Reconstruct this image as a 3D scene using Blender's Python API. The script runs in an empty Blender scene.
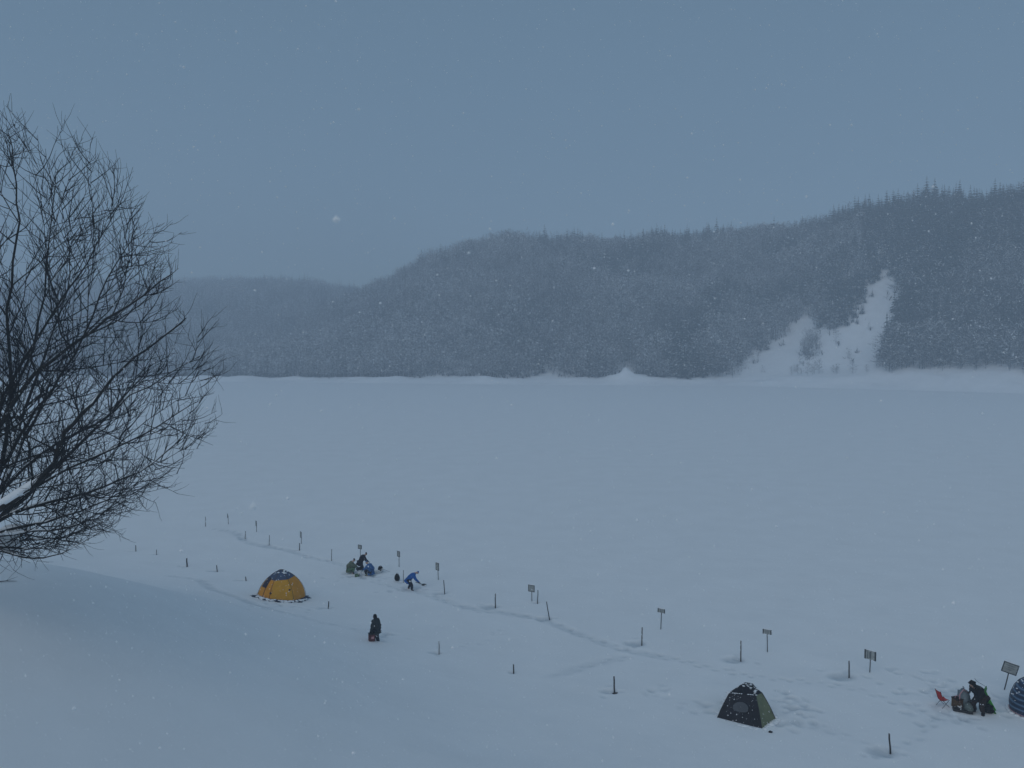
import bpy, math, random
import numpy as np
from mathutils import Vector, Matrix, Euler

SC = bpy.context.scene
COL = SC.collection
R = math.radians
random.seed(7)
rng = np.random.default_rng(11)

# ------------------------------------------------------------------ camera
F = 740.0
PITCH = math.atan(34 / F)
CAM_Z = 17.0
cd = bpy.data.cameras.new('camera')
cd.sensor_width = 36
cd.lens = F / 1024 * 36
cd.clip_start = 0.1
cd.clip_end = 6000
cd.dof.use_dof = True
cd.dof.focus_distance = 48
cd.dof.aperture_fstop = 5.0
cam = bpy.data.objects.new('camera', cd)
COL.objects.link(cam)
cam.location = (0, 0, CAM_Z)
cam.rotation_euler = (math.pi / 2 - PITCH, 0, 0)
SC.camera = cam

# ------------------------------------------------------------------ light
SUN_EL, SUN_AZ = 38, 205           # degrees; the sun stands behind the camera, hidden by cloud
w = bpy.data.worlds.new('World')
SC.world = w
w.use_nodes = True
nt = w.node_tree
nt.nodes.clear()
wo = nt.nodes.new('ShaderNodeOutputWorld')
bg = nt.nodes.new('ShaderNodeBackground')
sky = nt.nodes.new('ShaderNodeTexSky')
sky.sky_type = 'NISHITA'
sky.sun_disc = False
sky.sun_elevation = R(SUN_EL)
sky.sun_rotation = R(SUN_AZ)
sky.air_density = 1.0
sky.dust_density = 1.0
sky.ozone_density = 1.5
ov = nt.nodes.new('ShaderNodeMixRGB')      # thick cloud evens the sky out
ov.inputs[0].default_value = 0.7
ov.inputs[2].default_value = (1.27, 2.24, 3.06, 1)
nt.links.new(sky.outputs[0], ov.inputs[1])
nt.links.new(ov.outputs[0], bg.inputs[0])
bg.inputs[1].default_value = 0.12
nt.links.new(bg.outputs[0], wo.inputs[0])

sl = bpy.data.lights.new('sun', 'SUN')
sl.energy = 0.95
sl.angle = R(75)
sl.color = (1.0, 0.97, 0.92)
sun = bpy.data.objects.new('sun', sl)
COL.objects.link(sun)
_d = Vector((math.sin(R(SUN_AZ)) * math.cos(R(SUN_EL)), math.cos(R(SUN_AZ)) * math.cos(R(SUN_EL)), math.sin(R(SUN_EL))))
sun.rotation_euler = _d.to_track_quat('Z', 'Y').to_euler()

SC.view_settings.view_transform = 'Standard'
SC.view_settings.look = 'None'
SC.view_settings.exposure = -0.50
SC.view_settings.gamma = 1
SC.render.engine = 'CYCLES'
SC.cycles.max_bounces = 8
SC.cycles.diffuse_bounces = 3
SC.cycles.volume_bounces = 4
SC.cycles.use_denoising = True

# ------------------------------------------------------------------ helpers
def sst(a, b, x):
    t = np.clip((x - a) / (b - a), 0, 1)
    return t * t * (3 - 2 * t)

def vnoise(x, y, seed=0):
    """value noise on the plane, -1..1"""
    x = np.asarray(x, float); y = np.asarray(y, float)
    xi = np.floor(x).astype(np.int64); yi = np.floor(y).astype(np.int64)
    fx = x - xi; fy = y - yi
    fx = fx * fx * (3 - 2 * fx); fy = fy * fy * (3 - 2 * fy)
    def h(i, j):
        n = (i * 374761393 + j * 668265263 + seed * 974711) & 0x7fffffff
        n = ((n ^ (n >> 13)) * 1274126177) & 0x7fffffff
        return ((n ^ (n >> 16)) & 0xffff) / 32767.5 - 1
    return ((h(xi, yi) * (1 - fx) + h(xi + 1, yi) * fx) * (1 - fy) + (h(xi, yi + 1) * (1 - fx) + h(xi + 1, yi + 1) * fx) * fy)

def fbm(x, y, seed=0, n=4):
    s = 0; a = 1
    for k in range(n):
        s = s + a * vnoise(x * 2 ** k, y * 2 ** k, seed + k); a *= .5
    return s / 1.9

def tag(o, label=None, cat=None, group=None, kind=None):
    if label: o['label'] = label
    if cat: o['category'] = cat
    if group: o['group'] = group
    if kind: o['kind'] = kind
    return o

def empty(name, loc, rz=0, rx=0, ry=0):
    o = bpy.data.objects.new(name, None)
    o.location = loc; o.rotation_euler = (rx, ry, rz)
    o.empty_display_size = .2
    COL.objects.link(o)
    return o

def link(name, me, mats=None, parent=None, loc=None):
    o = bpy.data.objects.new(name, me)
    if mats is not None:
        for m in (mats if isinstance(mats, (list, tuple)) else [mats]): me.materials.append(m)
    COL.objects.link(o)
    if parent: o.parent = parent
    if loc is not None: o.location = loc
    return o

class MB:
    """collects shapes into one mesh"""
    def __init__(s): s.v = []; s.f = []; s.m = []
    def add(s, v, f, m=0):
        n = len(s.v); s.v += [tuple(p) for p in v]
        for q in f: s.f.append(tuple(i + n for i in q)); s.m.append(m)
    def tube(s, pts, rad, n=6, m=0, cap=True, sq=1.0):
        pts = [Vector(p) for p in pts]
        if not hasattr(rad, '__len__'): rad = [rad] * len(pts)
        vs = []; fs = []
        ref = Vector((0, 0, 1)) if abs((pts[-1] - pts[0]).normalized().z) < .9 else Vector((0, 1, 0))
        for i, p in enumerate(pts):
            d = (pts[min(i + 1, len(pts) - 1)] - pts[max(i - 1, 0)]).normalized()
            a = d.cross(ref)
            if a.length < 1e-4: a = d.cross(Vector((1, .1, 0)))
            a.normalize(); b = a.cross(d)
            for k in range(n):
                t = 2 * math.pi * k / n
                vs.append(p + a * (math.cos(t) * rad[i]) + b * (math.sin(t) * rad[i] * sq))
        for i in range(len(pts) - 1):
            for k in range(n):
                fs.append((i * n + k, i * n + (k + 1) % n, (i + 1) * n + (k + 1) % n, (i + 1) * n + k))
        if cap:
            fs.append(tuple(range(n - 1, -1, -1))); fs.append(tuple(range((len(pts) - 1) * n, len(pts) * n)))
        s.add(vs, fs, m)
    def box(s, c, d, rot=None, m=0, bev=0):
        x, y, z = [q / 2 for q in d]
        vs = [Vector((a * x, b * y, e * z)) for e in (-1, 1) for b in (-1, 1) for a in (-1, 1)]
        if rot is not None: vs = [rot @ p for p in vs]
        s.add([p + Vector(c) for p in vs], [(0, 2, 3, 1), (4, 5, 7, 6), (0, 1, 5, 4), (2, 6, 7, 3), (0, 4, 6, 2), (1, 3, 7, 5)], m)
    def blob(s, c, r, seed=0, amp=.2, n=10, m=0, flat=None):
        vs = []; fs = []; rr = random.Random(seed)
        k = max(4, n // 2)
        for i in range(k + 1):
            th = math.pi * i / k
            for j in range(n):
                ph = 2 * math.pi * j / n
                q = 1 + amp * rr.uniform(-1, 1) * (0 < i < k)
                p = Vector((r[0] * math.sin(th) * math.cos(ph) * q, r[1] * math.sin(th) * math.sin(ph) * q, r[2] * math.cos(th) * q))
                if flat is not None and p.z < flat: p.z = flat
                vs.append(p + Vector(c))
        for i in range(k):
            for j in range(n):
                fs.append((i * n + j, (i + 1) * n + j, (i + 1) * n + (j + 1) % n, i * n + (j + 1) % n))
        s.add(vs, fs, m)
    def mesh(s, name, smooth=True):
        me = bpy.data.meshes.new(name)
        me.from_pydata(s.v, [], s.f)
        me.polygons.foreach_set('material_index', s.m)
        if smooth: me.polygons.foreach_set('use_smooth', [True] * len(s.f))
        me.update()
        return me
    def build(s, name, mats, parent=None, smooth=True, loc=None):
        return link(name, s.mesh(name, smooth), mats, parent, loc)

def tri_mesh(name, V, T, M=None, smooth=False):
    """fast mesh from triangle arrays"""
    me = bpy.data.meshes.new(name)
    V = np.ascontiguousarray(V, np.float32); T = np.ascontiguousarray(T, np.int32)
    k = T.shape[1]
    me.vertices.add(len(V)); me.vertices.foreach_set('co', V.ravel())
    me.loops.add(T.size); me.loops.foreach_set('vertex_index', T.ravel())
    me.polygons.add(len(T)); me.polygons.foreach_set('loop_start', np.arange(0, T.size, k, dtype=np.int32))
    if M is not None: me.polygons.foreach_set('material_index', np.ascontiguousarray(M, np.int32))
    me.polygons.foreach_set('use_smooth', np.full(len(T), smooth))
    me.update(calc_edges=True); me.validate()
    return me

def mat(name, col, rough=.8, var=.25, scale=6, bump=0, bscale=20, spec=.2, detail=4):
    m = bpy.data.materials.new(name); m.use_nodes = True
    t = m.node_tree; b = t.nodes['Principled BSDF']
    b.inputs['Roughness'].default_value = rough
    b.inputs['Specular IOR Level'].default_value = spec
    tc = t.nodes.new('ShaderNodeTexCoord')
    n = t.nodes.new('ShaderNodeTexNoise'); n.inputs['Scale'].default_value = scale; n.inputs['Detail'].default_value = detail
    t.links.new(tc.outputs['Object'], n.inputs['Vector'])
    r = t.nodes.new('ShaderNodeValToRGB')
    r.color_ramp.elements[0].position = .3; r.color_ramp.elements[1].position = .7
    r.color_ramp.elements[0].color = tuple(c * (1 - var) for c in col) + (1,)
    r.color_ramp.elements[1].color = tuple(min(1, c * (1 + var)) for c in col) + (1,)
    t.links.new(n.outputs['Fac'], r.inputs[0]); t.links.new(r.outputs[0], b.inputs['Base Color'])
    if bump:
        n2 = t.nodes.new('ShaderNodeTexNoise'); n2.inputs['Scale'].default_value = bscale; n2.inputs['Detail'].default_value = 6
        t.links.new(tc.outputs['Object'], n2.inputs['Vector'])
        bp = t.nodes.new('ShaderNodeBump'); bp.inputs['Strength'].default_value = bump; bp.inputs['Distance'].default_value = .05
        t.links.new(n2.outputs['Fac'], bp.inputs['Height']); t.links.new(bp.outputs[0], b.inputs['Normal'])
    return m

M = {
    'snow': mat('snow', (.86, .89, .925), .75, .03, .35, .5, 2.2, .15),
    'snow_lump': mat('snow_lump', (.85, .875, .9), .75, .03, 4, .4, 9, .15),
    'flake': mat('flake', (.9, .92, .94), .8, .02, 4),
    'bark': mat('bark', (.030, .028, .028), .9, .4, 9, .5, 30),
    'twig': mat('twig', (.022, .022, .026), .9, .3, 5),
    'far_wood': mat('far_wood', (.028, .029, .034), .95, .35, .4),
    'needles': mat('needles', (.012, .022, .022), .95, .4, .5),
    'stake': mat('stake', (.06, .058, .06), .85, .4, 14, .4, 60),
    'stake_pale': mat('stake_pale', (.13, .125, .12), .85, .35, 14, .4, 60),
    'board': mat('board', (.34, .36, .35), .5, .22, 7),
    'board_dark': mat('board_dark', (.06, .07, .075), .6, .3, 9),
    'smudge': mat('smudge', (.17, .19, .2), .6, .3, 12),
    'tent_yellow': mat('tent_yellow', (.60, .29, .016), .65, .10, 3, .3, 5),
    'tent_orange': mat('tent_orange', (.62, .26, .018), .65, .10, 3, .3, 5),
    'tent_slate': mat('tent_slate', (.06, .085, .15), .65, .2, 4, .3, 6),
    'tent_plum': mat('tent_plum', (.035, .03, .045), .7, .3, 6),
    'tent_navy': mat('tent_navy', (.02, .035, .07), .6, .3, 6),
    'tent_black': mat('tent_black', (.012, .012, .018), .55, .4, 4, .4, 5),
    'tent_olive': mat('tent_olive', (.15, .17, .10), .65, .15, 4, .4, 5),
    'tent_window': mat('tent_window', (.042, .052, .066), .5, .2, 5, spec=.5),
    'pole': mat('pole', (.02, .02, .024), .5, .2, 8),
    'metal': mat('metal', (.3, .31, .33), .4, .15, 8, spec=.5),
    'skin': mat('skin', (.42, .26, .2), .6, .08, 8),
    'glove': mat('glove', (.02, .02, .022), .8, .2, 8),
    'hair': mat('hair', (.01, .009, .008), .8, .2, 8),
    'olive': mat('olive', (.12, .145, .10), .85, .2, 7, .4, 12),
    'dark_cloth': mat('dark_cloth', (.016, .014, .022), .85, .3, 7, .4, 12),
    'black_cloth': mat('black_cloth', (.008, .008, .010), .85, .3, 7, .4, 12),
    'blue': mat('blue', (.012, .10, .36), .75, .2, 7, .4, 12),
    'blue_pale': mat('blue_pale', (.04, .12, .30), .75, .2, 7, .4, 12),
    'navy': mat('navy', (.012, .016, .03), .85, .3, 7, .4, 12),
    'coat': mat('coat', (.025, .034, .038), .85, .3, 7, .4, 12),
    'brown_cloth': mat('brown_cloth', (.03, .018, .016), .85, .3, 7, .4, 12),
    'green_pale': mat('green_pale', (.10, .17, .10), .8, .2, 7),
    'grey_green': mat('grey_green', (.14, .17, .16), .8, .2, 7),
    'lime': mat('lime', (.05, .30, .03), .5, .25, 5),
    'red': mat('red', (.45, .03, .025), .7, .2, 8),
    'red_box': mat('red_box', (.09, .03, .035), .6, .5, 9),
    'pink': mat('pink', (.5, .28, .3), .7, .15, 8),
    'white_plastic': mat('white_plastic', (.65, .68, .7), .45, .08, 8, spec=.4),
    'brown': mat('brown', (.11, .065, .03), .7, .25, 8),
    'grey_cloth': mat('grey_cloth', (.19, .23, .25), .85, .15, 6, .3, 12),
    'black_plastic': mat('black_plastic', (.012, .013, .015), .5, .2, 8, spec=.4),
}

# snow of the lake: grey slush where trodden, plus the pits' shade painted in
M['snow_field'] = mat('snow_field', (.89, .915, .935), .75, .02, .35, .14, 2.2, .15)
def trodden(m):  # mixes slush grey and painted pit shade into the base colour
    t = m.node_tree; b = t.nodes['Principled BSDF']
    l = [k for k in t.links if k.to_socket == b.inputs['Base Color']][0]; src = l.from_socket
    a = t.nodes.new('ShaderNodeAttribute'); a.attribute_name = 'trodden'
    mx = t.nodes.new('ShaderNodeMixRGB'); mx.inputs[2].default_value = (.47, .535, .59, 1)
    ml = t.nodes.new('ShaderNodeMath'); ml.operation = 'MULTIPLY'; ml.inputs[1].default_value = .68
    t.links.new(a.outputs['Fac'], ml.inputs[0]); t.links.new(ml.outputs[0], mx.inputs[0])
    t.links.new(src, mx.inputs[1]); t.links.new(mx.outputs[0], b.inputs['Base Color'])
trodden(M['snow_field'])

# striped blue fabric of the tent at the right edge
def striped():
    m = bpy.data.materials.new('tent_blue_striped'); m.use_nodes = True
    t = m.node_tree; b = t.nodes['Principled BSDF']; b.inputs['Roughness'].default_value = .6
    tc = t.nodes.new('ShaderNodeTexCoord')
    wv = t.nodes.new('ShaderNodeTexWave'); wv.wave_type = 'BANDS'; wv.bands_direction = 'Z'
    wv.inputs['Scale'].default_value = 1.35; wv.inputs['Distortion'].default_value = 2.2
    wv.inputs['Detail'].default_value = 3; wv.inputs['Detail Scale'].default_value = .8
    t.links.new(tc.outputs['Object'], wv.inputs['Vector'])
    r = t.nodes.new('ShaderNodeValToRGB')
    e = r.color_ramp.elements
    e[0].position = .25; e[0].color = (.008, .02, .055, 1)
    e[1].position = .95; e[1].color = (.10, .17, .26, 1)
    q = e.new(.7); q.color = (.02, .055, .13, 1)
    t.links.new(wv.outputs['Fac'], r.inputs[0]); t.links.new(r.outputs[0], b.inputs['Base Color'])
    return m
M['tent_blue'] = striped()

# ------------------------------------------------------------------ terrain
BANK = dict(a=.3156, w=3.73, s0=.9586, h=(-21.037, 30.649, 11.32, 12.907, .1014, 3.70))
def ground0(x, y):
    x = np.asarray(x, float); y = np.asarray(y, float)
    s = (x - 3.6) * -.606 + (y - 30) * -.795
    z = BANK['a'] * BANK['w'] * np.log1p(np.exp(np.clip((s - BANK['s0']) / BANK['w'], -40, 40)))
    cx, cy, sx, sy, th, A = BANK['h']
    c, q = math.cos(th), math.sin(th)
    u = (x - cx) * c + (y - cy) * q; v = -(x - cx) * q + (y - cy) * c
    z = z + A * np.exp(-(u / sx) ** 2 - (v / sy) ** 2)
    far = sst(25, 70, np.hypot(x, y))
    near = np.exp(-((y - 40) / 60) ** 2)
    z = z + .06 * fbm(x / 7, y / 7, 3) * (.04 + .96 * near) + .028 * fbm(x / 1.7, y / 1.3, 9) * near
    z = z + .08 * sst(100, 330, y) * fbm(x / 40, y / 18, 5)
    return z

def ray(px, py):
    u = (px - 512) / F; v = (384 - py) / F
    return Vector((u, math.cos(PITCH) + v * math.sin(PITCH), -math.sin(PITCH) + v * math.cos(PITCH)))

def P0(px, py):
    """the point of the snow that lies under a direction of view"""
    d = ray(px, py)
    ts = np.arange(3, 420, .05)
    hit = CAM_Z + d.z * ts < ground0(d.x * ts, d.y * ts)
    t = ts[np.argmax(hit)]
    return (d.x * t, d.y * t)

def at(px, py, Y):
    d = ray(px, py); t = Y / d.y
    return Vector((d.x * t, Y, CAM_Z + d.z * t))

PITS = []      # x, y, rx, ry, depth, turn
def pit(x, y, rx, ry, depth, turn=0, rim=.3): PITS.append((x, y, rx, ry, depth, turn, rim))

def walk(pix, step=.42, side=.16, depth=.11, groove=.07, gw=.42, skip=.0, jit=.1):
    """a line of footprints in a shallow trodden groove"""
    pts = [P0(*q) for q in pix]
    pos = []
    for (ax, ay), (bx, by) in zip(pts[:-1], pts[1:]):
        L = math.hypot(bx - ax, by - ay); n = max(1, int(L / step))
        for k in range(n):
            t = k / n; pos.append((ax + (bx - ax) * t, ay + (by - ay) * t, math.atan2(by - ay, bx - ax)))
    for k, (x, y, a) in enumerate(pos):
        wob = .25 * math.sin(k * .31) + .15 * math.sin(k * .13 + 2)
        x += -math.sin(a) * wob; y += math.cos(a) * wob
        if groove: pit(x, y, .5, gw * random.uniform(.8, 1.3), groove * random.uniform(.3, 1.2) * (.65 + .5 * math.sin(k * .09)), a, .12)
        if random.random() < skip: continue
        s = side * (1 if k % 2 else -1)
        pit(x - math.sin(a) * s + random.uniform(-jit, jit), y + math.cos(a) * s + random.uniform(-jit, jit),
            random.uniform(.16, .24), random.uniform(.11, .17), depth * random.uniform(.6, 1.3), a + random.uniform(-.3, .3), .35)

def trample(px, py, wx, wy, n, depth=.12):
    cx, cy = P0(px, py)
    for _ in range(n):
        x = cx + random.gauss(0, wx); y = cy + random.gauss(0, wy)
        pit(x, y, random.uniform(.16, .34), random.uniform(.13, .26), depth * random.uniform(.5, 1.3), random.uniform(0, 3), .4)

walk([(216, 529), (235, 534), (262, 545), (290, 551), (330, 561), (352, 572), (400, 588), (440, 598), (480, 608), (500, 612), (540, 621), (580, 633), (625, 651), (650, 656), (700, 663), (745, 672), (820, 684), (860, 691), (905, 704), (935, 714)], depth=.11, groove=.07, skip=.12)
walk([(170, 576), (196, 580), (225, 591), (250, 603), (300, 615), (325, 623), (350, 629), (374, 639)], depth=.09, groove=.07, skip=.2)
walk([(552, 677), (575, 672), (600, 664), (630, 655)], depth=.06, groove=.05, skip=.4)
walk([(392, 637), (420, 640), (440, 650), (470, 644), (500, 625)], depth=.06, groove=.0, skip=.4)
walk([(790, 722), (840, 737), (893, 757)], depth=.05, groove=.02, skip=.5)
walk([(905, 757), (920, 745), (935, 725), (945, 712)], depth=.09, groove=.02, skip=.2)
walk([(785, 715), (810, 722), (850, 745)], depth=.05, groove=.0, skip=.4)
trample(790, 706, .55, .9, 34, .11)
trample(788, 722, .6, .5, 18, .08)
trample(704, 708, .6, .5, 16, .07)
trample(283, 606, 2.0, .5, 26, .07)
trample(232, 603, 1.2, .7, 16, .08)
trample(362, 577, 1.6, .7, 34, .09)
trample(412, 590, .9, .5, 18, .08)
trample(384, 634, .5, .5, 12, .09)
trample(950, 695, 1.2, 1.0, 50, .10)
trample(955, 716, 1.0, .5, 22, .09)
trample(930, 688, .7, .9, 20, .10)
trample(998, 704, .5, .8, 20, .09)
trample(655, 692, .9, .4, 10, .05)

# stakes: foot px, foot py, top px, top py, radius, pale, pit radius, label
G_ST = 'stakes marking places on the snow'
STAKES = [
    (205.5, 526.5, 205.4, 516.5, .036, 1, 0, 'thin faint stake at the far end of the row, beyond every signboard'),
    (245.2, 538, 245.4, 531, .04, 1, .5, 'short faint stake between the two farthest narrow signboards'),
    (269.0, 544.5, 269.4, 535, .034, 1, .5, 'thin pale stake between the second and third farthest signboards'),
    (299.5, 550, 299.6, 543, .045, 0, .4, 'short dark stake directly in front of the third farthest signboard'),
    (331.5, 560, 331.8, 549, .033, 1, .3, 'thin pale stake left of the crouching group of anglers'),
    (403.2, 582, 403.4, 570, .028, 1, .3, 'very thin pale stake between the black bag and the person in bright blue'),
    (444.6, 593, 443.6, 580, .036, 0, .7, 'stake leaning slightly left in front of the signboard right of the bent person in blue'),
    (495.4, 606.5, 495.4, 593.5, .042, 0, .9, 'upright dark stake alone beside the trodden path, right of the person in bright blue'),
    (537.5, 602.5, 537.9, 590, .034, 0, .3, 'upright stake standing close against the right side of a square signboard'),
    (549.6, 618, 546.5, 601.5, .036, 0, .7, 'most strongly leaning stake, tilted left beside the trodden path'),
    (641.8, 643.5, 642.2, 627, .042, 1, .9, 'pale stake with a trodden pit at its foot left of a wide low signboard'),
    (740.8, 659.5, 740.9, 640.5, .044, 1, .9, 'snow speckled pale stake with a trodden pit directly above the black tent'),
    (849.2, 676, 849.0, 660.5, .042, 0, 1.0, 'stake with the deepest trodden pit, left of the signboard with dark ends and striped face'),
    (136.0, 551, 135.6, 545, .042, 0, .4, 'short stake nearest the twig tips of the bare tree'),
    (156.6, 554, 156.4, 549.5, .035, 1, .3, 'tiny faint stub of a stake between the bare tree and the thick short stake'),
    (187.0, 566.5, 186.8, 558, .066, 0, .5, 'thickest stake, short and dark, left of the yellow tent'),
    (217.4, 570.8, 216.6, 565, .045, 0, .6, 'short tilted stake between the thickest stake and the yellow tent'),
    (246.3, 580.2, 245.4, 576.5, .045, 0, .6, 'tiny tilted stub poking from the snow just left above the yellow tent'),
    (328.4, 608, 328.7, 601, .042, 0, .5, 'short stake standing right of the yellow tent'),
    (439.0, 653, 439.0, 641, .03, 1, .5, 'pale short stake with dark clump at its foot right of the person in dark coat'),
    (513.5, 672, 513.4, 664, .04, 0, .2, 'lone short dark stake in smooth untrodden snow in the lower middle'),
    (614.6, 691, 613.9, 676, .046, 0, .6, 'dark stake with a dark clump at its foot left of the black tent'),
    (890.4, 751, 889.2, 733, .044, 0, .9, 'stake nearest the viewer, in a shallow hollow below the red chair'),
]
# signs: foot, panel centre, panel width and height (m), yaw of the board, roll of the sign, label
G_SG = 'signboards on posts along the trodden path'
SIGNS = [
    (228.4, 524.5, 228.0, 515.6, .22, .36, 62, 0, 0, 'narrowest and farthest signboard, seen almost edge-on at the left end of the row'),
    (256.6, 532, 256.6, 523.4, .26, .46, 55, 0, 0, 'second farthest signboard, narrow and tall, left of the crouching anglers'),
    (301.3, 544, 301.3, 534.6, .30, .50, 55, 0, 0, 'third farthest signboard with a short stake in front of its post'),
    (360.6, 561, 360.2, 546.8, .34, .30, 30, 0, 0, 'small square signboard rising behind the crouching group of anglers'),
    (399.1, 567, 399.0, 553.8, .30, .40, 45, 0, 0, 'small tall signboard behind the black bag'),
    (438.3, 580, 437.8, 566.4, .32, .52, 45, 0, 0, 'tall narrow signboard right of the person in bright blue'),
    (531.9, 601.5, 531.7, 588.2, .44, .42, 30, 0, 0, 'square grey signboard with an upright stake close at its right side'),
    (660.8, 629.5, 661.6, 610.6, .46, .24, 34, 0, 1, 'wide low signboard with dark ends on a bare post, middle of the row'),
    (767.4, 652, 767.2, 631.6, .47, .25, 28, 0, 1, 'wide low signboard with dark ends, right above the black tent'),
    (869.8, 672.5, 870.6, 655.0, .58, .47, 46, 0, 1, 'tall signboard with dark ends and vertical stripes, right of the stake with deepest pit'),
    (1004.4, 690, 1010.0, 668.0, .62, .50, 24, 14, 2, 'nearest signboard, leaning right beside the blue striped tent, with faint lines on it'),
]
for fx, fy, tx, ty, r, pale, pr, lab in STAKES:
    if pr:
        x, y = P0(fx, fy)
        pit(x - pr * .45, y - .05, pr * .75, pr * .5, .10 + .10 * pr, .1, .3)
        pit(x, y, .16, .16, .10, 0, .2)
        for _ in range(int(8 * pr)):
            pit(x + random.gauss(-pr * .4, pr * .6), y + random.gauss(-.1, pr * .5), .2, .15, .08, random.uniform(0, 3), .4)

def pits_at(x, y):
    x = np.asarray(x, float); y = np.asarray(y, float)
    z = np.zeros_like(x)
    for px, py, rx, ry, dp, tn, rim in PITS:
        Rm = max(rx, ry) * 1.9
        k = np.nonzero((np.abs(x - px) < Rm) & (np.abs(y - py) < Rm))
        if len(k[0]) == 0: continue
        c, s = math.cos(tn), math.sin(tn)
        u = ((x[k] - px) * c + (y[k] - py) * s) / rx; v = (-(x[k] - px) * s + (y[k] - py) * c) / ry
        q = u * u + v * v
        z[k] = np.clip(z[k] - .5 * dp * np.exp(-q ** 2 * 1.2) + .12 * dp * rim * np.exp(-(np.sqrt(q) - 1.35) ** 2 * 9), -.2, .1)
    return z

def ground(x, y):
    x = np.atleast_1d(np.asarray(x, float)); y = np.atleast_1d(np.asarray(y, float))
    return ground0(x, y) + pits_at(x, y)
def gz(x, y): return float(ground(x, y)[0])
def P(px, py, dz=0):
    x, y = P0(px, py)
    return Vector((x, y, gz(x, y) + dz))

def axis(lo, dlo, dhi, hi, fine, grow):
    a = list(np.arange(dlo, dhi, fine)); s = fine
    while a[-1] < hi: s = min(s * grow, 12); a.append(a[-1] + s)
    b = [dlo]; s = fine
    while b[-1] > lo: s = min(s * grow, 12); b.append(b[-1] - s)
    return np.array(b[:0:-1] + a)
xs = axis(-900, -27, 27.5, 900, .11, 1.07)
ys = axis(-70, 29.5, 62, 1060, .11, 1.05)
X, Y = np.meshgrid(xs, ys)
Z = ground0(X, Y)
msk = (np.abs(X) < 40) & (Y > 20) & (Y < 80)
ii = np.nonzero(msk)
Z[ii] += pits_at(X[ii], Y[ii])
ny, nx = X.shape
idx = np.arange(nx * ny).reshape(ny, nx)
quads = np.stack([idx[:-1, :-1], idx[:-1, 1:], idx[1:, 1:], idx[1:, :-1]], -1).reshape(-1, 4)
TREAD_SHADE = np.zeros(X.shape); TREAD_SHADE[ii] = np.clip(-pits_at(X[ii], Y[ii]) / .085 * (.75 + .35 * fbm(X[ii] / .5, Y[ii] / .5, 61)), 0, 1)  # greyer with pit depth: slush tone and the hollows' shade as colour
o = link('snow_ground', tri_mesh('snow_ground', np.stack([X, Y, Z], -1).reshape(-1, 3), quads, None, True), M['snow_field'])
at_ = o.data.attributes.new('trodden', 'FLOAT', 'POINT'); at_.data.foreach_set('value', TREAD_SHADE.ravel().astype(np.float32))
tag(o, 'snow covered frozen lake with trodden paths and the smooth bank in front', kind='structure')

# ------------------------------------------------------------------ far hills
RA = np.array([(-500, 372), (200, 345), (270, 325), (310, 311), (340, 300), (365, 289), (385, 281), (400, 269), (430, 255), (470, 242), (512, 235), (550, 238), (600, 240), (640, 240), (660, 232), (700, 233), (760, 231), (790, 231), (810, 221), (840, 211), (852, 203), (900, 201), (950, 198), (1000, 193), (1024, 191), (1200, 178), (1600, 170)], float)
RB = np.array([(-500, 262), (-100, 270), (100, 278), (200, 280), (250, 278), (300, 280), (340, 284), (400, 290), (520, 300), (1600, 330)], float)
YC = np.array([(-500, 760), (300, 740), (365, 700), (440, 655), (512, 630), (640, 610), (760, 585), (855, 490), (1024, 430), (1600, 410)], float)
YS = np.array([(-500, 460), (200, 408), (380, 384), (512, 370), (680, 357), (760, 350), (850, 332), (920, 318), (1024, 296), (1600, 262)], float)
def ip(T, q): return np.interp(q, T[:, 0], T[:, 1])
TREE_H = 15.0
def hill(x, y):
    pxl = 512 + F * x / np.maximum(y, 1)
    ys_ = ip(YS, pxl); yc = ip(YC, pxl)
    zc = np.maximum(17 + (350 - ip(RA, pxl)) / F * yc - TREE_H, .5)
    t = (y - ys_) / (yc - ys_)
    tt = np.clip(t, 0, 1)
    sh = .30 * tt + .70 * tt * tt * (3 - 2 * tt)
    a = zc * sh - np.clip(y - yc, 0, None) * .12
    a = a + (.5 + 3.4 * sst(660, 1010, pxl)) * sst(-.12, .10, t)      # snow bank along the right hand shore
    ycb = 980.0
    zb = 17 + (350 - ip(RB, pxl)) / F * ycb - TREE_H
    tb = (y - ys_ - 60) / (ycb - ys_ - 60)
    tc = np.clip(tb, 0, 1)
    b = zb * (.5 * tc + .5 * tc * tc * (3 - 2 * tc)) - np.clip(y - ycb, 0, None) * .1
    z = np.maximum(a, b)
    z = z + (fbm(x / 34, y / 34, 21) * 4.2 + fbm(x / 11, y / 11, 25) * 1.3) * sst(.06, .3, np.maximum(t, 0)) * (1 - .6 * sst(.8, 1, t))
    # gully of the open snow chute
    cxl = np.interp(tt, [0, .3, .6, .8], [835, 862, 880, 888])
    z = z - 3.0 * np.exp(-((pxl - cxl) / 18) ** 2) * sst(.05, .2, tt) * (1 - sst(.6, .8, tt))
    # heaped snow at the treeline
    z = z + (4.6 * np.exp(-((pxl - 627) / 7) ** 2) + 2.2 * np.exp(-((pxl - 615) / 9) ** 2) + 1.8 * np.exp(-((pxl - 640) / 10) ** 2)) * np.exp(-((y - (ys_ + 8)) / 7) ** 2) * (1 + .5 * fbm(x / 3, y / 4, 35))
    z = z + np.clip(2.6 * fbm(x / 15, y / 12, 31) + 1.3, 0, None) * np.exp(-((y - ys_ - 5) / 10) ** 2)
    z = np.where(y < ys_ - 14, -.8, np.where(y < ys_, z * sst(-14, 0, y - ys_) - .8 * (1 - sst(-14, 0, y - ys_)), z))
    return z
pc = np.arange(-520, 1640, 5.0)
tr = np.concatenate([np.linspace(-20, 60, 34), np.linspace(63, 260, 60), np.linspace(268, 640, 50)])
PC, TR = np.meshgrid(pc, tr)
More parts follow.
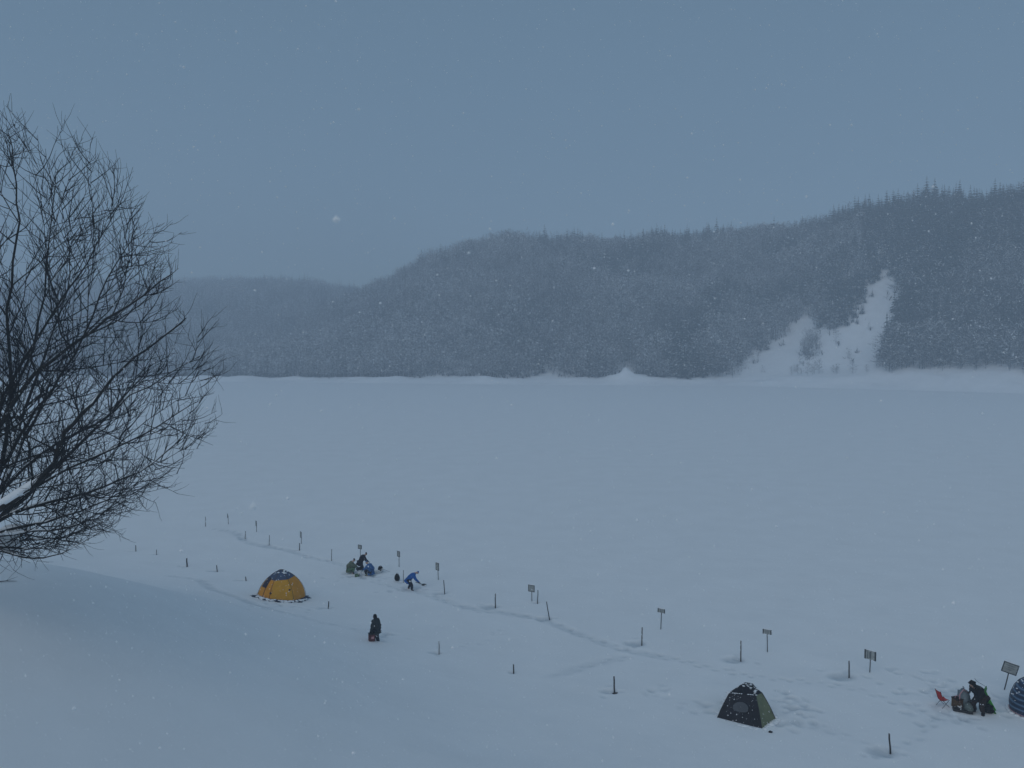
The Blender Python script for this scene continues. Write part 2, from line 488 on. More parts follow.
HY = ip(YS, PC) + TR
HX = (PC - 512) / F * HY
HZ = hill(HX, HY)
ny, nx = HX.shape
idx = np.arange(nx * ny).reshape(ny, nx)
quads = np.stack([idx[:-1, :-1], idx[:-1, 1:], idx[1:, 1:], idx[1:, :-1]], -1).reshape(-1, 4)
o = link('hills', tri_mesh('hills', np.stack([HX, HY, HZ], -1).reshape(-1, 3), quads, None, True), M['snow'])
tag(o, 'snowy hills rising from the far shore of the frozen lake', kind='structure')

# ------------------------------------------------------------------ trees of the far hills
class TB:
    def __init__(s): s.v = []; s.t = []; s.m = []
    def tri(s, a, b, c, m): n = len(s.v); s.v += [a, b, c]; s.t.append((n, n + 1, n + 2)); s.m.append(m)
    def spike(s, a, b, r, m, n=3):
        a = np.array(a, float); b = np.array(b, float); d = b - a; d /= np.linalg.norm(d) + 1e-9
        u = np.cross(d, (0, 0, 1.) if abs(d[2]) < .9 else (1., 0, 0)); u /= np.linalg.norm(u); w_ = np.cross(u, d)
        ring = [a + r * (math.cos(2 * math.pi * k / n) * u + math.sin(2 * math.pi * k / n) * w_) for k in range(n)]
        k0 = len(s.v); s.v += ring + [b]
        for k in range(n): s.t.append((k0 + k, k0 + (k + 1) % n, k0 + n)); s.m.append(m)
    def tube(s, pts, rad, m, n=5):
        k0 = len(s.v)
        for p, r in zip(pts, rad):
            for k in range(n): s.v.append(np.array(p) + r * np.array((math.cos(2 * math.pi * k / n), math.sin(2 * math.pi * k / n), 0)))
        for i in range(len(pts) - 1):
            for k in range(n):
                a, b = k0 + i * n + k, k0 + i * n + (k + 1) % n
                s.t += [(a, b, b + n), (a, b + n, a + n)]; s.m += [m, m]
    def arrays(s): return np.array(s.v, float), np.array(s.t, int), np.array(s.m, int)

def bare_proto(seed, nb, H=12.0, snowy=.5):
    g = random.Random(seed); tk = TB(); cr = TB()
    lean = (g.uniform(-.5, .5), g.uniform(-.5, .5))
    tp = [(lean[0] * t * t + .15 * math.sin(5 * t + seed), lean[1] * t * t, H * .9 * t - .6 * (t == 0)) for t in (0, .25, .5, .75, 1)]
    tk.tube(tp, [.085, .075, .06, .04, .02], 0, 5)
    def tp_at(t):
        return np.array([np.interp(t, (0, .25, .5, .75, 1), [q[k] for q in tp]) for k in range(3)])
    for k in range(nb):
        t = .14 + .84 * (k + g.random()) / nb
        a = g.uniform(0, 6.283); el = R(g.uniform(-6, 40) + 20 * t)
        L = H * (.09 + .27 * math.sin(math.pi * min(1, .16 + .84 * t) ** 1.1)) * g.uniform(.7, 1.25)
        p = tp_at(t); d = np.array((math.cos(a) * math.cos(el), math.sin(a) * math.cos(el), math.sin(el)))
        e = p + d * L
        cr.spike(p, e, .05, 0)
        sn = g.random()
        if sn < snowy:      # snow lying along the limb
            u = np.array((-math.sin(a), math.cos(a), 0)) * g.uniform(.06, .12); up = np.array((0, 0, .07))
            q0 = p + d * L * .12 + up; q1 = p + d * L * g.uniform(.6, .95) + up
            cr.tri(q0 + u, q0 - u, q1, 1)
            if sn < snowy * .6: cr.tri(q0, q1, (q0 + q1) / 2 + np.array((0, 0, .16)) + u, 1)
        for j in range(6):
            f = g.uniform(.25, .98); b0 = p + d * L * f
            d2 = d + np.array((g.uniform(-1, 1), g.uniform(-1, 1), g.uniform(-.6, .8))) * 1.0
            d2 /= np.linalg.norm(d2); l2 = g.uniform(.7, 1.7) * (1.25 - .5 * t)
            s_ = np.cross(d2, (g.uniform(-1, 1), g.uniform(-1, 1), .3)); s_ /= np.linalg.norm(s_) + 1e-9; s_ *= .05
            cr.tri(b0 + s_, b0 - s_, b0 + d2 * l2, 0)
            if g.random() < snowy * .7:
                s_ = s_ * g.uniform(1.0, 1.8); c0 = b0 + np.array((0, 0, .06))
                cr.tri(c0 + s_, c0 - s_, c0 + d2 * l2 * .8, 1)
    clumps(cr, g, int(snowy * 6), H, .24 * H)
    return tk.arrays(), cr.arrays()

def clumps(cr, g, n, H, rad):
    # lumps of snow caught in the crown
    for k in range(n):
        a = g.uniform(0, 6.283); q = rad * g.uniform(.35, .95); z = H * g.uniform(.3, .95)
        q *= math.sin(math.pi * min(1, .15 + .85 * z / H)) ** .6
        c = np.array((math.cos(a) * q, math.sin(a) * q, z)); r_ = g.uniform(.18, .48)
        p = [c + np.array((math.cos(b + a) * r_ * g.uniform(.7, 1.3), math.sin(b + a) * r_ * g.uniform(.7, 1.3), -.1 * r_)) for b in (0, 1.57, 3.14, 4.71)]
        t_ = c + np.array((0, 0, r_ * .7)); u_ = c - np.array((0, 0, r_ * .5))
        for j in range(4): cr.tri(p[j], p[(j + 1) % 4], t_, 1); cr.tri(p[(j + 1) % 4], p[j], u_, 1)

def conifer_proto(seed, tiers, blades, H=12.0, rad=2.1, snowy=.34):
    g = random.Random(seed); tk = TB(); cr = TB()
    tk.tube([(0, 0, -.5), (0, 0, H * .5), (0, 0, H * .97)], [.2, .12, .02], 0, 5)
    for k in range(tiers):
        t = (k + .2) / tiers
        z = H * (.14 + .84 * t); r = rad * (1 - t) ** .8 + .14
        a0 = g.uniform(0, 6.28)
        for j in range(blades):
            if g.random() < .12: continue
            a = a0 + 6.283 * j / blades + g.uniform(-.3, .3); L = r * g.uniform(.65, 1.2); dr = L * g.uniform(.25, .6)
            c = np.array((math.cos(a), math.sin(a), 0)); s_ = np.array((-math.sin(a), math.cos(a), 0)) * L * g.uniform(.22, .36)
            p = np.array((0, 0, z)); tip = p + c * L - np.array((0, 0, dr)); mid = p + c * L * .55 - np.array((0, 0, dr * .35))
            cr.tri(p, mid + s_ - (0, 0, .12), mid - s_ - (0, 0, .12), 0)
            cr.tri(mid + s_ - (0, 0, .12), tip, mid - s_ - (0, 0, .12), 0)
            if g.random() < snowy:
                up = np.array((0, 0, .09)); s2 = s_ * g.uniform(.3, .75)
                cr.tri(mid + s2 + up, mid - s2 + up, tip * .85 + mid * .15 + up, 1)
    clumps(cr, g, int(snowy * 4), H, rad * .7)
    cr.spike((0, 0, H * .93), (0, 0, H * 1.03), .1, 0)
    return tk.arrays(), cr.arrays()

BARE = [bare_proto(s, 24, 12, (.12, .3, .5, .7, .95, .4)[s]) for s in range(6)]
BARE_LOW = [bare_proto(20 + s, 14, 12, (.2, .4, .6, .9)[s]) for s in range(4)]
CONI = [conifer_proto(40 + s, 9, 7, 11, 2.7, (.15, .35, .55, .8)[s]) for s in range(4)]
BARE_FINE = [bare_proto(60 + s, 44, 12, (.2, .5, .4, .8)[s]) for s in range(4)]
CONI_FINE = [conifer_proto(80 + s, 13, 9, 11, 2.5) for s in range(4)]

def in_poly(px, py, poly):
    c = np.zeros(px.shape, bool); j = len(poly) - 1
    for i in range(len(poly)):
        xi, yi = poly[i]; xj, yj = poly[j]
        k = ((yi > py) != (yj > py)) & (px < (xj - xi) * (py - yi) / (yj - yi + 1e-9) + xi)
        c ^= k; j = i
    return c
def project(x, y, z):
    yy = y * math.cos(PITCH) - (z - CAM_Z) * math.sin(PITCH)
    vv = y * math.sin(PITCH) + (z - CAM_Z) * math.cos(PITCH)
    return 512 + F * x / yy, 384 - F * vv / yy

# candidates
cand = []
N = 140000
cx_ = rng.uniform(-600, 560, N); cy_ = rng.uniform(285, 1015, N)
cpx = 512 + F * cx_ / cy_
ys_ = ip(YS, cpx); yc_ = ip(YC, cpx)
keep = (cpx > -160) & (cpx < 1200) & (cy_ > ys_ + 11 + 15 * fbm(cx_ / 20, cy_ / 26, 77))
zz = hill(cx_, cy_)
bx, by = project(cx_, cy_, zz)
a_zone = cy_ < yc_ + 22
b_zone = (cpx < 430) & (cy_ < 1010)
keep &= a_zone | b_zone
dens = np.where(a_zone & (cpx > 300), np.where(cpx > 560, 1.0, .85), np.where(cy_ > 700, .36, .5))
keep &= rng.random(N) < dens
# open ground: the snow chute, its side branch, the heap and small clearings at the foot of the slope
CHUTE = [(892, 272), (899, 290), (894, 318), (890, 345), (885, 362), (880, 385), (728, 385), (746, 362), (772, 345), (794, 324), (808, 316), (815, 328), (828, 336), (845, 326), (860, 306), (871, 290), (880, 276)]
open_ = in_poly(bx, by, CHUTE)
ex_, ey_ = bx + 8 * fbm(cx_ / 5, cy_ / 7, 44), by + 4 * fbm(cx_ / 6, cy_ / 9, 45)
open_ = in_poly(ex_, ey_, CHUTE)
bush = in_poly(bx, by, [(801, 354), (805, 340), (818, 338), (822, 358), (808, 364)]) | in_poly(bx, by, [(846, 322), (856, 296), (866, 300), (862, 318)])
open_ |= in_poly(bx, by, [(608, 386), (618, 372), (626, 366), (634, 370), (642, 386)])
open_ |= in_poly(bx, by, [(962, 386), (966, 350), (972, 346), (976, 386)]) & (rng.random(N) < .8)
open_ |= (cpx > 745) & (cpx < 885) & (by > 372)
scrub = open_ & ~bush & (rng.random(N) < .05) & (by < 376)
keep &= ~open_ | bush | scrub
iid = np.nonzero(keep)[0]
noise_c = fbm(cx_ / 45, cy_ / 30, 91)
tA = (cy_ - ys_) / (yc_ - ys_)
pcon = np.clip(.12 + .75 * sst(.70, .95, tA) * sst(-.15, .35, fbm(cx_ / 28, cy_ / 60, 93)) + .75 * sst(.15, .5, noise_c) * (cpx > 600) + .45 * sst(.1, .4, noise_c), 0, .9)
pcon = np.where((cpx > 860) & (tA > .55), np.clip(pcon + .4, 0, .92), pcon)
pcon = np.clip((pcon - .42) * 1.9 + .42, .03, .96)
pcon = np.where(cpx < 640, pcon * (.3 + .7 * sst(.1, .5, tA)), pcon)
iscon = rng.random(N) < pcon
tsc = 1.28 * rng.uniform(.68, 1.2, N) * np.where(iscon, np.where(rng.random(N) < .15, 1.25, .95), 1.0)
tsc = tsc * np.clip(1 + .42 * fbm(cx_ / 26, cy_ / 26, 66), .55, 1.4)
tsc = np.where(bush, tsc * .5, np.where(scrub, tsc * rng.uniform(.2, .55, N), tsc))
tsc = np.where(tA < .12, tsc * rng.uniform(.6, 1.0, N), tsc)
trot = rng.uniform(0, 6.283, N)
print('trees', len(iid), 'conifers', iscon[iid].sum())

# those that show largest stand as things of their own
inframe = iid[(cpx[iid] > 215) & (cpx[iid] < 1030)]
dist = cy_[inframe]
front = inframe[np.argsort((cy_ - ys_)[inframe] - .15 * (cpx[inframe] - 600) * .3)][:215]
sky_ = inframe[iscon[inframe] & (np.abs(cy_ - yc_)[inframe] < 16) & (cpx[inframe] > 365)]
rest = np.setdiff1d(sky_, front)
sky_ = rest[np.argsort(-tsc[rest])][:80]
single = np.concatenate([front, sky_])
mass = np.setdiff1d(iid, single)

# how much snow each tree still carries: patchy, and less on the steep right hand hill
load = np.clip(np.where(iscon, .28, .66) + .22 * (1 - sst(.0, .35, (cy_ - ys_) / (yc_ - ys_))) * (cpx < 700) + .85 * fbm(cx_ / 30, cy_ / 34, 55) + .30 * rng.standard_normal(N) - .10 - .65 * sst(780, 900, cpx), .02, .98)
LOADS = [0, 1, 5, 2, 3, 4]
def merge(ids):
    Vs = []; Ts = []; Ms = []; n = 0
    for i in ids:
        if iscon[i]: pr = CONI[min(3, int(load[i] * 4))]; off = 2
        else:
            pr = (BARE_LOW[min(3, int(load[i] * 4))] if cy_[i] > 610 else BARE[LOADS[min(5, int(load[i] * 6))]]); off = 0
        c, s = math.cos(trot[i]), math.sin(trot[i])
        Rm = np.array([[c, -s, 0], [s, c, 0], [0, 0, 1]]) * tsc[i]
        for (V, T, Mi) in pr:
            Vs.append(V @ Rm.T + (cx_[i], cy_[i], zz[i])); Ts.append(T + n); n += len(V)
            Ms.append(np.where(Mi == 1, 1, off))
    # brush between the trunks
    g = np.random.default_rng(8)
    for i in ids:
        for q in range(2):
            c = TB(); hgt = g.uniform(1.2, 3.4)
            b0 = np.array((cx_[i] + g.normal(0, 1.6), cy_[i] + g.normal(0, 1.6), zz[i] - .5))
            if cy_[i] > 700 and q: continue
            for k in range(4):
                tip = b0 + np.array((g.normal(0, .9), g.normal(0, .9), hgt * g.uniform(.6, 1.1)))
                o_ = np.array((g.normal(0, .10), g.normal(0, .10), 0)); c.tri(b0 + o_, b0 - o_, tip, 0)
                m_ = (b0 + tip) / 2; c.tri(m_ + o_ * .7, m_ - o_ * .7, m_ + (tip - b0) * .4 + g.normal(0, .5, 3), 0)
            V, T, Mi = c.arrays(); Vs.append(V); Ts.append(T + n); n += len(V); Ms.append(Mi)
    return np.concatenate(Vs), np.concatenate(Ts), np.concatenate(Ms)
V, T, Mi = merge(mass)
print('forest tris', len(T))
o = link('forest', tri_mesh('forest', V, T, Mi), [M['far_wood'], M['snow_lump'], M['needles']])
tag(o, 'snow dusted mixed forest covering the far hills', 'forest', kind='stuff')

def tree_pair(pr, k, leaf):
    out = []
    for nm, (V, T, Mi), mm in (('trunk', pr[0], [M['far_wood'], M['snow_lump']]), ('crown', pr[1], [leaf, M['snow_lump']])):
        me = tri_mesh(nm, V, T, Mi)
        for q in mm: me.materials.append(q)
        out.append(me)
    return out
BM = [tree_pair(p, k, M['far_wood']) for k, p in enumerate(BARE_FINE)]
CM = [tree_pair(p, k, M['needles']) for k, p in enumerate(CONI_FINE)]
def zone(p):
    if p > 885: return 'right of the open snow chute'
    if p > 742: return 'beside the open snow chute'
    if p > 640: return 'between the snow heap and the snow chute'
    if p > 400: return 'below the rounded hilltop'
    return 'below the fading left ridge'
front_set = set(front.tolist())
for i in single:
    con = bool(iscon[i]); pm = (CM if con else BM)[i % 4]
    nm = 'conifer_tree' if con else 'bare_tree'
    t = empty(nm, (cx_[i], cy_[i], zz[i]), trot[i])
    t.scale = (tsc[i],) * 3
    if i in front_set:
        k = ('dark snowy conifer' if con else 'bare snow dusted tree') + ' on the far shore ' + zone(cpx[i])
        g = ('conifers' if con else 'bare trees') + ' on the far shore ' + zone(cpx[i])
    else:
        sd = 'right hand ridge above the chute' if cpx[i] > 800 else ('low middle ridge' if cpx[i] > 640 else 'rounded left hilltop')
        k = 'dark pointed conifer on the skyline of the ' + sd; g = 'conifers on the skyline of the ' + sd
    tag(t, k, 'tree', g)
    for me in pm: link(me.name.split('.')[0], me, None, t)

# ------------------------------------------------------------------ bare tree on the bank
def big_tree():
    g = random.Random(5); nr = np.random.default_rng(5)
    bx, by = -19.6, 25.0
    B = Vector((bx, by, gz(bx, by) - .4))
    root = empty('bare_tree', B)
    tag(root, 'large bare spreading tree with snow on its limbs at left edge of bank', 'tree')
    inv = Vector(B)
    Fk = at(-32, 545, 25.0)
    trunk = MB(); limb = MB(); twig = MB(); snow = MB()
    tp = [B, B.lerp(Fk, .35) + Vector((-.15, 0, .1)), B.lerp(Fk, .7) + Vector((-.05, 0, .05)), Fk]
    trunk.tube([p - inv for p in tp], [.42, .33, .29, .25], 10)
    C = Vector((-17.6, 25.2, 15.6)); RX, RY, RZ = 7.3, 6.5, 9.3
    def room(p, d):
        """distance from p along d to the crown's outline"""
        t = 0
        while t < 14:
            q = p + d * t - C
            rz = RZ if q.z > 0 else 5.7
            if abs(q.x / RX) ** 1.9 + abs(q.y / RY) ** 1.9 + abs(q.z / rz) ** 1.9 > 1: break
            t += .2
        return t
    def lay_snow(pts, rad, p_on, k0=1.0, fade=0):
        run = []
        for i in range(len(pts) - 1):
            d = (pts[i + 1] - pts[i]).normalized()
            fr = i / len(pts)
            ok = abs(d.z) < .86 and g.random() < p_on * (1 - fade * fr)
            if ok:
                if not run: run = [i]
                run.append(i + 1)
            if (not ok or i == len(pts) - 2) and run:
                if len(run) >= 2:
                    q = []; rr = []
                    for n_, j in enumerate(run):
                        e = .25 if n_ in (0, len(run) - 1) else 1
                        th = (rad[j] * .75 + .014) * (1 + (k0 - 1) * max(0, 1 - 1.35 * j / len(pts)))
                        q.append(pts[j] + Vector((0, 0, rad[j] * .55 + th * .35)) - inv); rr.append(th * e * g.uniform(.65, 1.25))
                    snow.tube(q, rr, 6, sq=.9)
                run = []
    def curve(p, d, L, n, up, wob):
        pts = [p.copy()]; d = d.normalized()
        for k in range(n):
            d = (d + Vector((g.gauss(0, wob), g.gauss(0, wob), g.gauss(0, wob) + up))).normalized()
            pts.append(pts[-1] + d * (L / n))
        return pts
    def side(d, ang, out):
        ax = d.cross(Vector((g.gauss(0, 1), g.gauss(0, 1), g.gauss(0, 1)))).normalized()
        e = Matrix.Rotation(ang, 3, ax) @ d
        return (e + out * .10 + Vector((0, 0, .10))).normalized()
    def inview(p): return p.x > -19.0
    def twigs(pts, rad, n, L):
        for k in range(n):
            f = g.uniform(.15, 1.0) * (len(pts) - 1); i = min(int(f), len(pts) - 2)
            p = pts[i].lerp(pts[i + 1], f - i); d = (pts[i + 1] - pts[i]).normalized()
            l = L * g.uniform(.45, 1.25)
            q = curve(p, side(d, R(g.uniform(30, 65)), Vector((0, 0, 0))), l, 4, .13, .12)
            twig.tube([v - inv for v in q], [.0075, .007, .006, .005, .0035], 3, cap=False)
    def branch2(pts, n, Lk):
        tot = len(pts) - 1
        for k in range(n):
            f = (.12 + .88 * (k + g.random()) / n) * tot; i = min(int(f), tot - 1)
            p = pts[i].lerp(pts[i + 1], f - i); d = (pts[i + 1] - pts[i]).normalized()
            e = side(d, R(g.uniform(32, 66)), (p - C).normalized())
            L = min(g.uniform(.8, 2.1) * Lk, room(p, e) + .35)
            if L < .35: continue
            q = curve(p, e, L, 5, .10, .10)
            r0 = .013 + .0025 * L
            twig.tube([v - inv for v in q], [r0, r0 * .85, r0 * .7, r0 * .55, r0 * .4, .005], 4, cap=False)
            if g.random() < .03: lay_snow(q, [r0] * 6, .35)
            twigs(q, None, int(1.5 + 2.2 * L) if inview(p) else 1, .72)
    def branch1(pts, rad, n):
        tot = len(pts) - 1
        for k in range(n):
            f = (.15 + .83 * (k + g.random()) / n) * tot; i = min(int(f), tot - 1)
            p = pts[i].lerp(pts[i + 1], f - i); d = (pts[i + 1] - pts[i]).normalized()
            e = side(d, R(g.uniform(32, 66)), (p - C).normalized())
            L = min(g.uniform(2.0, 4.6), room(p, e) * .95)
            if L < .7: continue
            q = curve(p, e, L, 7, .06, .09)
            r0 = min(rad[i] * .6, .014 + .0065 * L)
            rr = [r0 * (1 - .8 * j / 7) for j in range(8)]
            limb.tube([v - inv for v in q], rr, 5, cap=False)
            if g.random() < .16: lay_snow(q, rr, .4)
            branch2(q, int(2 + L * 1.7) if inview(p) else 2, 1.0)
        branch2(pts[max(0, tot - 4):], 6 if inview(pts[-1]) else 3, 1.0)
    def mainlimb(pts, r0, n, snowy=.6, ks=1.0):
        # resample with a little wander
        fine = []
        m_ = len(pts) - 1
        for i in range(m_):
            a, b = pts[max(i - 1, 0)], pts[min(i + 2, m_)]
            for k in range(3):
                t = k / 3; p0, p1 = pts[i], pts[i + 1]
                v = .5 * ((2 * p0) + (p1 - a) * t + (2 * a - 5 * p0 + 4 * p1 - b) * t * t + (3 * p0 - a - 3 * p1 + b) * t ** 3)
                fine.append(v + Vector((g.gauss(0, .03), g.gauss(0, .05), g.gauss(0, .03))))
        fine.append(pts[-1])
        nn = len(fine) - 1
        rad = [r0 * (1 - .86 * (j / nn) ** .8) for j in range(nn + 1)]
        limb.tube([v - inv for v in fine], rad, 7)
        lay_snow(fine, rad, snowy, ks, .75)
        branch1(fine, rad, n)
    def L_(pix, Y0, Y1):
        k = len(pix) - 1
        return [at(a, b, Y0 + (Y1 - Y0) * i / k) for i, (a, b) in enumerate(pix)]
    # limbs one can follow in the photograph
    mainlimb([Fk] + L_([(-5, 512), (28, 490), (50, 470), (60, 440), (82, 415), (112, 378), (148, 350), (186, 318)], 21.6, 21.8), .125, 11, 1.0, 2.0)
    mainlimb([Fk] + L_([(-25, 470), (-5, 418), (25, 358), (58, 305), (88, 262), (116, 210)], 25, 25.6), .085, 14)
    mainlimb([Fk] + L_([(-12, 500), (6, 440), (12, 380), (9, 310), (18, 240), (17, 185), (9, 135)], 25.2, 26), .095, 15)
    mainlimb([Fk] + L_([(-8, 490), (20, 440), (48, 395), (85, 335), (108, 278), (136, 235)], 25.4, 24.2), .08, 13)
    mainlimb([Fk] + L_([(0, 520), (40, 505), (88, 492), (138, 472), (186, 436)], 25, 25.5), .085, 13, .8, 1.1)
    mainlimb([Fk] + L_([(5, 530), (45, 522), (80, 510), (108, 500), (135, 478)], 24.2, 23.2), .07, 10, .8, 1.2)
    mainlimb([Fk] + L_([(0, 542), (30, 540), (58, 538), (88, 528)], 24.8, 24.6), .06, 10, .9, 1.3)
    mainlimb([Fk] + L_([(5, 548), (26, 549), (46, 548), (70, 540)], 24.2, 24.0), .05, 9, .6)
    mainlimb([Fk] + L_([(5, 552), (35, 558), (62, 553), (98, 534)], 24.4, 23.6), .05, 8, .6)
    mainlimb([Fk] + L_([(0, 535), (50, 530), (88, 522), (110, 508)], 24.0, 23.0), .06, 8, .9, 1.5)
    mainlimb([Fk] + L_([(-10, 505), (40, 455), (95, 425), (150, 385), (200, 356)], 25.4, 26.2), .075, 13)
    mainlimb([Fk] + L_([(-20, 480), (12, 400), (40, 320), (48, 250), (56, 175)], 25.2, 27), .08, 13)
    mainlimb([Fk] + L_([(0, 515), (50, 478), (110, 450), (160, 425), (196, 402)], 24.6, 24), .07, 13)
    mainlimb([Fk] + L_([(-18, 470), (20, 390), (70, 345), (126, 306), (172, 274)], 24.6, 23.2), .11, 14)
    # the rest of the crown, most of it outside the picture
    for k in range(10):
        a = R(g.uniform(60, 330)); el = R(g.uniform(25, 82))
        d = Vector((math.cos(a) * math.cos(el), math.sin(a) * math.cos(el), math.sin(el)))
        L = room(Fk + Vector((0, 0, 1.0)), d)
        e = Fk + d * L
        m1 = Fk.lerp(e, .4) + Vector((0, 0, -.35)); m2 = Fk.lerp(e, .75) + Vector((0, 0, -.3))
        mainlimb([Fk, m1, m2, e], .11, 14)
    # snow heaped round the fork
    for (q, s_, r) in (((-14, 545), 1, (.75, .6, .42)), ((6, 540), 2, (.55, .5, .40)), ((-38, 548), 3, (.9, .7, .4)), ((14, 530), 4, (.38, .3, .2))):
        snow.blob(at(q[0], q[1], 24.9) - inv, r, s_, .14, 14)
    trunk.build('trunk', M['bark'], root)
    limb.build('limbs', M['bark'], root)
    tw = twig.build('crown', M['twig'], root)
    snow.build('snow_cover', M['snow_lump'], root)
    print('tree faces', len(limb.f), len(twig.f), len(snow.f))
big_tree()

# a twig on the bank
a = P(-6, 583); b = P(17, 582)
m = MB(); m.tube([a + Vector((0, 0, .03)), a.lerp(b, .5) + Vector((0, 0, .05)), b + Vector((0, 0, .02))], [.02, .016, .006], 5)
m.tube([a.lerp(b, .5) + Vector((0, 0, .05)), a.lerp(b, .7) + Vector((.05, .35, .10))], [.01, .004], 4)
tag(m.build('twig', M['twig']), 'thin dead twig lying on the smooth snow bank at left', 'twig')

# ------------------------------------------------------------------ stakes and signs
for k, (fx, fy, tx, ty, r, pale, pr, lab) in enumerate(STAKES):
    f = P(fx, fy)
    t = at(tx, ty, f.y)
    ax = (t - f)
    H = ax.length
    root = empty('stake', f)
    tag(root, lab, 'stake', G_ST)
    g = random.Random(k); r *= .86
    m = MB()
    dn = ax.normalized()
    pts = [dn * (-.35), dn * (H * .3) + Vector((g.uniform(-1, 1) * .012, 0, 0)), dn * (H * .7) + Vector((g.uniform(-1, 1) * .014, 0, 0)), dn * H]
    m.tube(pts, [r * 1.05, r, r * .95, r * .85], 8)
    m.build('shaft', M['stake_pale'] if pale else M['stake'], root)
    s = MB(); s.blob(dn * H + Vector((0, 0, r * .2)), (r * 1.0, r * 1.0, r * .9), k, .12, 8)
    if pale:
        for j in range(3):
            s.blob(dn * (H * g.uniform(.2, .9)) + Vector((g.choice((-1, 1)) * r * .8, -r * .4, 0)), (r * .55, r * .55, g.uniform(.03, .07)), k * 7 + j, .2, 6)
    s.build('snow_cap', M['snow_lump'], root)
    if 'clump' in lab:
        c = MB(); c.blob((.05, -.12, .0), (.2, .13, .09), k, .25, 8); c.blob((.16, -.2, -.02), (.1, .1, .07), k + 1, .25, 8)
        c.build('clod', M['stake'], root)

for k, (fx, fy, cx, cy, wd, ht, yaw, roll, style, lab) in enumerate(SIGNS):
    f = P(fx, fy)
    c = at(cx, cy, f.y)
    root = empty('signboard', f)
    tag(root, lab, 'sign', G_SG)
    ax = c - f
    m = MB()
    m.tube([ax.normalized() * -.4, ax * .5, ax * 1.0 + Vector((0, .02, 0))], [.026, .026, .024], 8)
    m.build('post', M['stake'] if style else M['stake_pale'], root)
    # the board's right end stands nearer the bank; local x along the board, -y its face
    rot = Matrix.Rotation(R(-yaw), 3, 'Z') @ Matrix.Rotation(R(roll), 3, 'Y')
    nrm = rot @ Vector((0, -1, 0))
    bc = ax + nrm * .045
    b = MB(); b.box(bc, (wd, .022, ht), rot)
    bo = b.build('board', M['board'], root, smooth=False)
    e = MB()
    q = .012
    if style == 1:
        ew = wd * .13
        for s_ in (-1, 1): e.box(bc + rot @ Vector((s_ * (wd / 2 - ew / 2 + .004), -.0, 0)), (ew, .034, ht * 1.03), rot)
    else:
        bw = .045
        for s_ in (-1, 1):
            e.box(bc + rot @ Vector((s_ * (wd / 2), 0, 0)), (bw, .034, ht + bw), rot)
            e.box(bc + rot @ Vector((0, 0, s_ * ht / 2)), (wd - bw - .004, .034, bw), rot)
    e.build('frame', M['board_dark'], root, smooth=False)
    st = MB()
    if style == 1:
        xs_ = (-.22, -.02, .04) if ht > .4 else (-.12, .1)
        for j, xx in enumerate(xs_): st.box(bc + rot @ Vector((xx * wd, -.013, .0)), (wd * (.10 if j != 1 else .12), .004, ht * (.86, .7, .86)[j]), rot)
    else:
        for j in range(3): st.box(bc + rot @ Vector((wd * (-.05, .04, -.08)[j], -.013, ht * (.26 - .22 * j))), (wd * (.6, .5, .4)[j], .004, ht * .06), rot)
    st.build('faded_marking', M['smudge'], root, smooth=False)
    s = MB()
    top = bc + rot @ Vector((0, 0, ht / 2 + .03))
    e1 = rot @ Vector((wd / 2, 0, 0))
    s.tube([top - e1, top - e1 * .4 + Vector((0, 0, .015)), top + e1 * .3 + Vector((0, 0, .01)), top + e1 * .95], [.015, .03, .028, .012], 6)
    s.build('snow_cap', M['snow_lump'], root)

